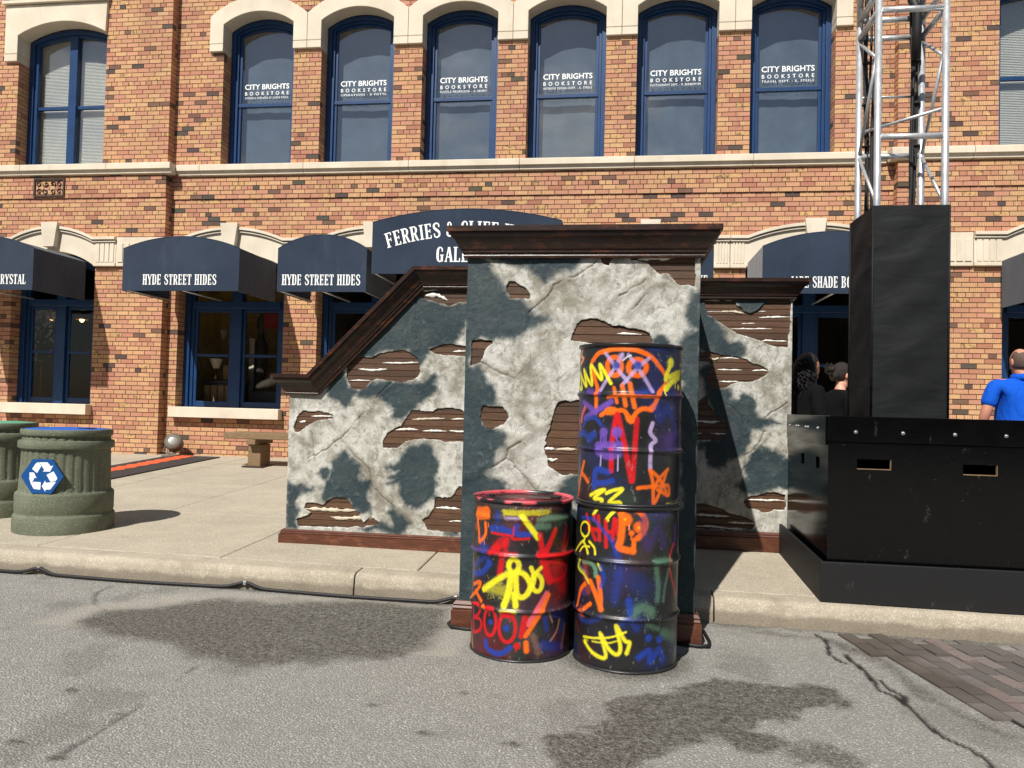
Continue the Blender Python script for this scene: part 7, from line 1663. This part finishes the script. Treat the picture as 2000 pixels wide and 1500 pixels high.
# ------------------------------------------------------------------ things behind the shop windows
def shop_goods():
    fz = .44
    t = thing('table_lamp', 'small cream shaded lamp in the yellow shop behind the middle window', 'lamp', (-7.08, 12.8, 1.7))
    MB().lathe([(.115, 2.07), (.05, 1.90)], (-7.07, 12.75), 24, False).build('lamp_shade', MAT['cream'], t, smooth=True)
    MB().lathe([(.04, 1.69), (.05, 1.72), (.02, 1.78), (.015, 1.92)], (-7.07, 12.75), 16).build('lamp_base', MAT['brass'], t, smooth=True)
    t = thing('chest', 'dark carved chest under a wicker basket in the yellow shop', 'chest', (-6.95, 12.95, fz))
    MB().box(-7.24, -6.70, 12.65, 13.25, fz, 1.63).build('chest_body', MAT['leather'], t, bevel=.01)
    MB().box(-7.26, -6.68, 12.63, 13.27, 1.632, 1.685).build('chest_top', MAT['leather'], t, bevel=.01)
    for i in range(4): MB().box(-7.22 + i * .13, -7.11 + i * .13, 12.632, 12.649, 1.15, 1.60).build('carved_panel', MAT['wicker'], t, bevel=.01)
    tag(MB().box(-6.98, -6.70, 12.80, 13.10, 1.688, 1.97).build('basket', MAT['wicker'], bevel=.03), 'square wicker basket standing on the carved chest', 'basket')
    t = thing('suitcase', 'dark leather suitcase low behind the right pane of the yellow shop', 'suitcase', (-6.1, 12.9, fz))
    MB().box(-6.40, -5.75, 12.65, 13.05, fz, 1.53).build('case_body', MAT['leather'], t, bevel=.05, seg=3)
    MB().tube([(-6.15, 12.85, 1.53), (-6.12, 12.85, 1.58), (-5.98, 12.85, 1.58), (-5.95, 12.85, 1.53)], .012).build('handle', MAT['brass'], t)
    v, f = ellipsoid((-6.10, 12.85, 1.68), (.26, .13, .085), 20, 12)
    v = [(x, y, z + (x + 6.1) * .35) for x, y, z in v]
    tag(MB().add(v, f).build('cushion', MAT['cream'], smooth=True), 'pale cushion lying on the suitcase in the shop', 'cushion')
    t = thing('dress_form', 'tall dress form with pale scarf in the yellow shop', 'mannequin', (-6.68, 13.6, fz))
    MB().lathe([(.02, fz), (.02, 1.3), (.13, 1.4), (.10, 1.75), (.14, 2.15), (.13, 2.4), (.05, 2.55), (.05, 2.66), (.08, 2.74), (.085, 2.86), (.05, 2.96), (.01, 2.98)], (-6.66, 13.6), 20).build('form', MAT['leather'], t, smooth=True)
    MB().box(-6.80, -6.70, 13.42, 13.44, 1.5, 2.5).build('scarf', MAT['cream'], t, bevel=.01)
    tag(MB().box(-6.53, -6.20, 13.4, 13.42, 2.68, 3.05).build('hanging_cloth', MAT['redcloth'], bevel=.01), 'red cloth hanging high in the yellow shop', 'cloth')
    tag(MB().prism([(-7.33, 2.63), (-7.25, 2.45), (-7.20, 2.63)], 13.3, 13.32).build('pennant', MAT['cream']), 'small pale pennant hanging in the yellow shop', 'pennant')
    for x, y, z, lb in ((-10.52, 13.0, 2.80, 'left glowing pendant lamp in the left wing shop'), (-9.90, 13.0, 2.77, 'right glowing pendant lamp in the left wing shop')):
        t = thing('pendant_lamp', lb, 'lamp', (x, y, z), 'pendant lamps in the left wing shop')
        v, f = ellipsoid((x, y, z), (.04, .04, .05), 12, 8); MB().add(v, f).build('bulb', MAT['bulb'], t, smooth=True)
        MB().tube([(x, y, z + .06), (x, y, 3.9)], .006, 5).build('flex', MAT['black'], t)
        MB().lathe([(.11, z + .0), (.09, z + .07), (.03, z + .10)], (x, y), 16, False).build('shade', MAT['wicker'], t, smooth=True)
    rd = random.Random(5); m = MB()
    for i in range(120):
        u = rd.random(); x = -10.75 + u * .72 + rd.uniform(-.05, .05); z = 2.98 - abs(rd.gauss(0, .36)) - (.35 if u < .3 else 0) * rd.random(); y = 12.62 + rd.uniform(0, .25)
        r = rd.uniform(.022, .042); n = 10; a = rd.uniform(-.7, .7)
        v = [(x + r * math.cos(2 * math.pi * k / n) * math.cos(a), y + r * math.cos(2 * math.pi * k / n) * math.sin(a), z + r * math.sin(2 * math.pi * k / n)) for k in range(n)]
        m.add(v, [tuple(range(n))])
    tag(m.build('shell_garland', MAT['shell']), 'hanging curtain of pale shell discs in the left wing window', 'garland', kind='stuff')
    t = thing('ornament', 'tall flared copper ornament behind the left wing window', 'ornament', (-10.45, 12.7, 1.3))
    MB().lathe([(.13, 1.305), (.11, 1.36), (.05, 1.42), (.03, 1.6), (.022, 1.9), (.015, 2.02)], (-10.45, 12.70), 20).build('horn', MAT['brass'], t, smooth=True)
    tag(MB().box(-11.2, -8.85, 12.45, 13.2, .44, 1.30).build('display_plinth', MAT['leather'], bevel=.02), 'dark display plinth inside the left wing window', 'plinth')
    z = gz(6.2)
    tag(MB().lathe([(.045, z - .01), (.045, z + .004), (.02, z + .005)], (-3.184, 6.2), 20).build('drain_cap', MAT['iron']), 'small dark round cap set in the sidewalk left of the set', 'drain cap')
shop_goods()
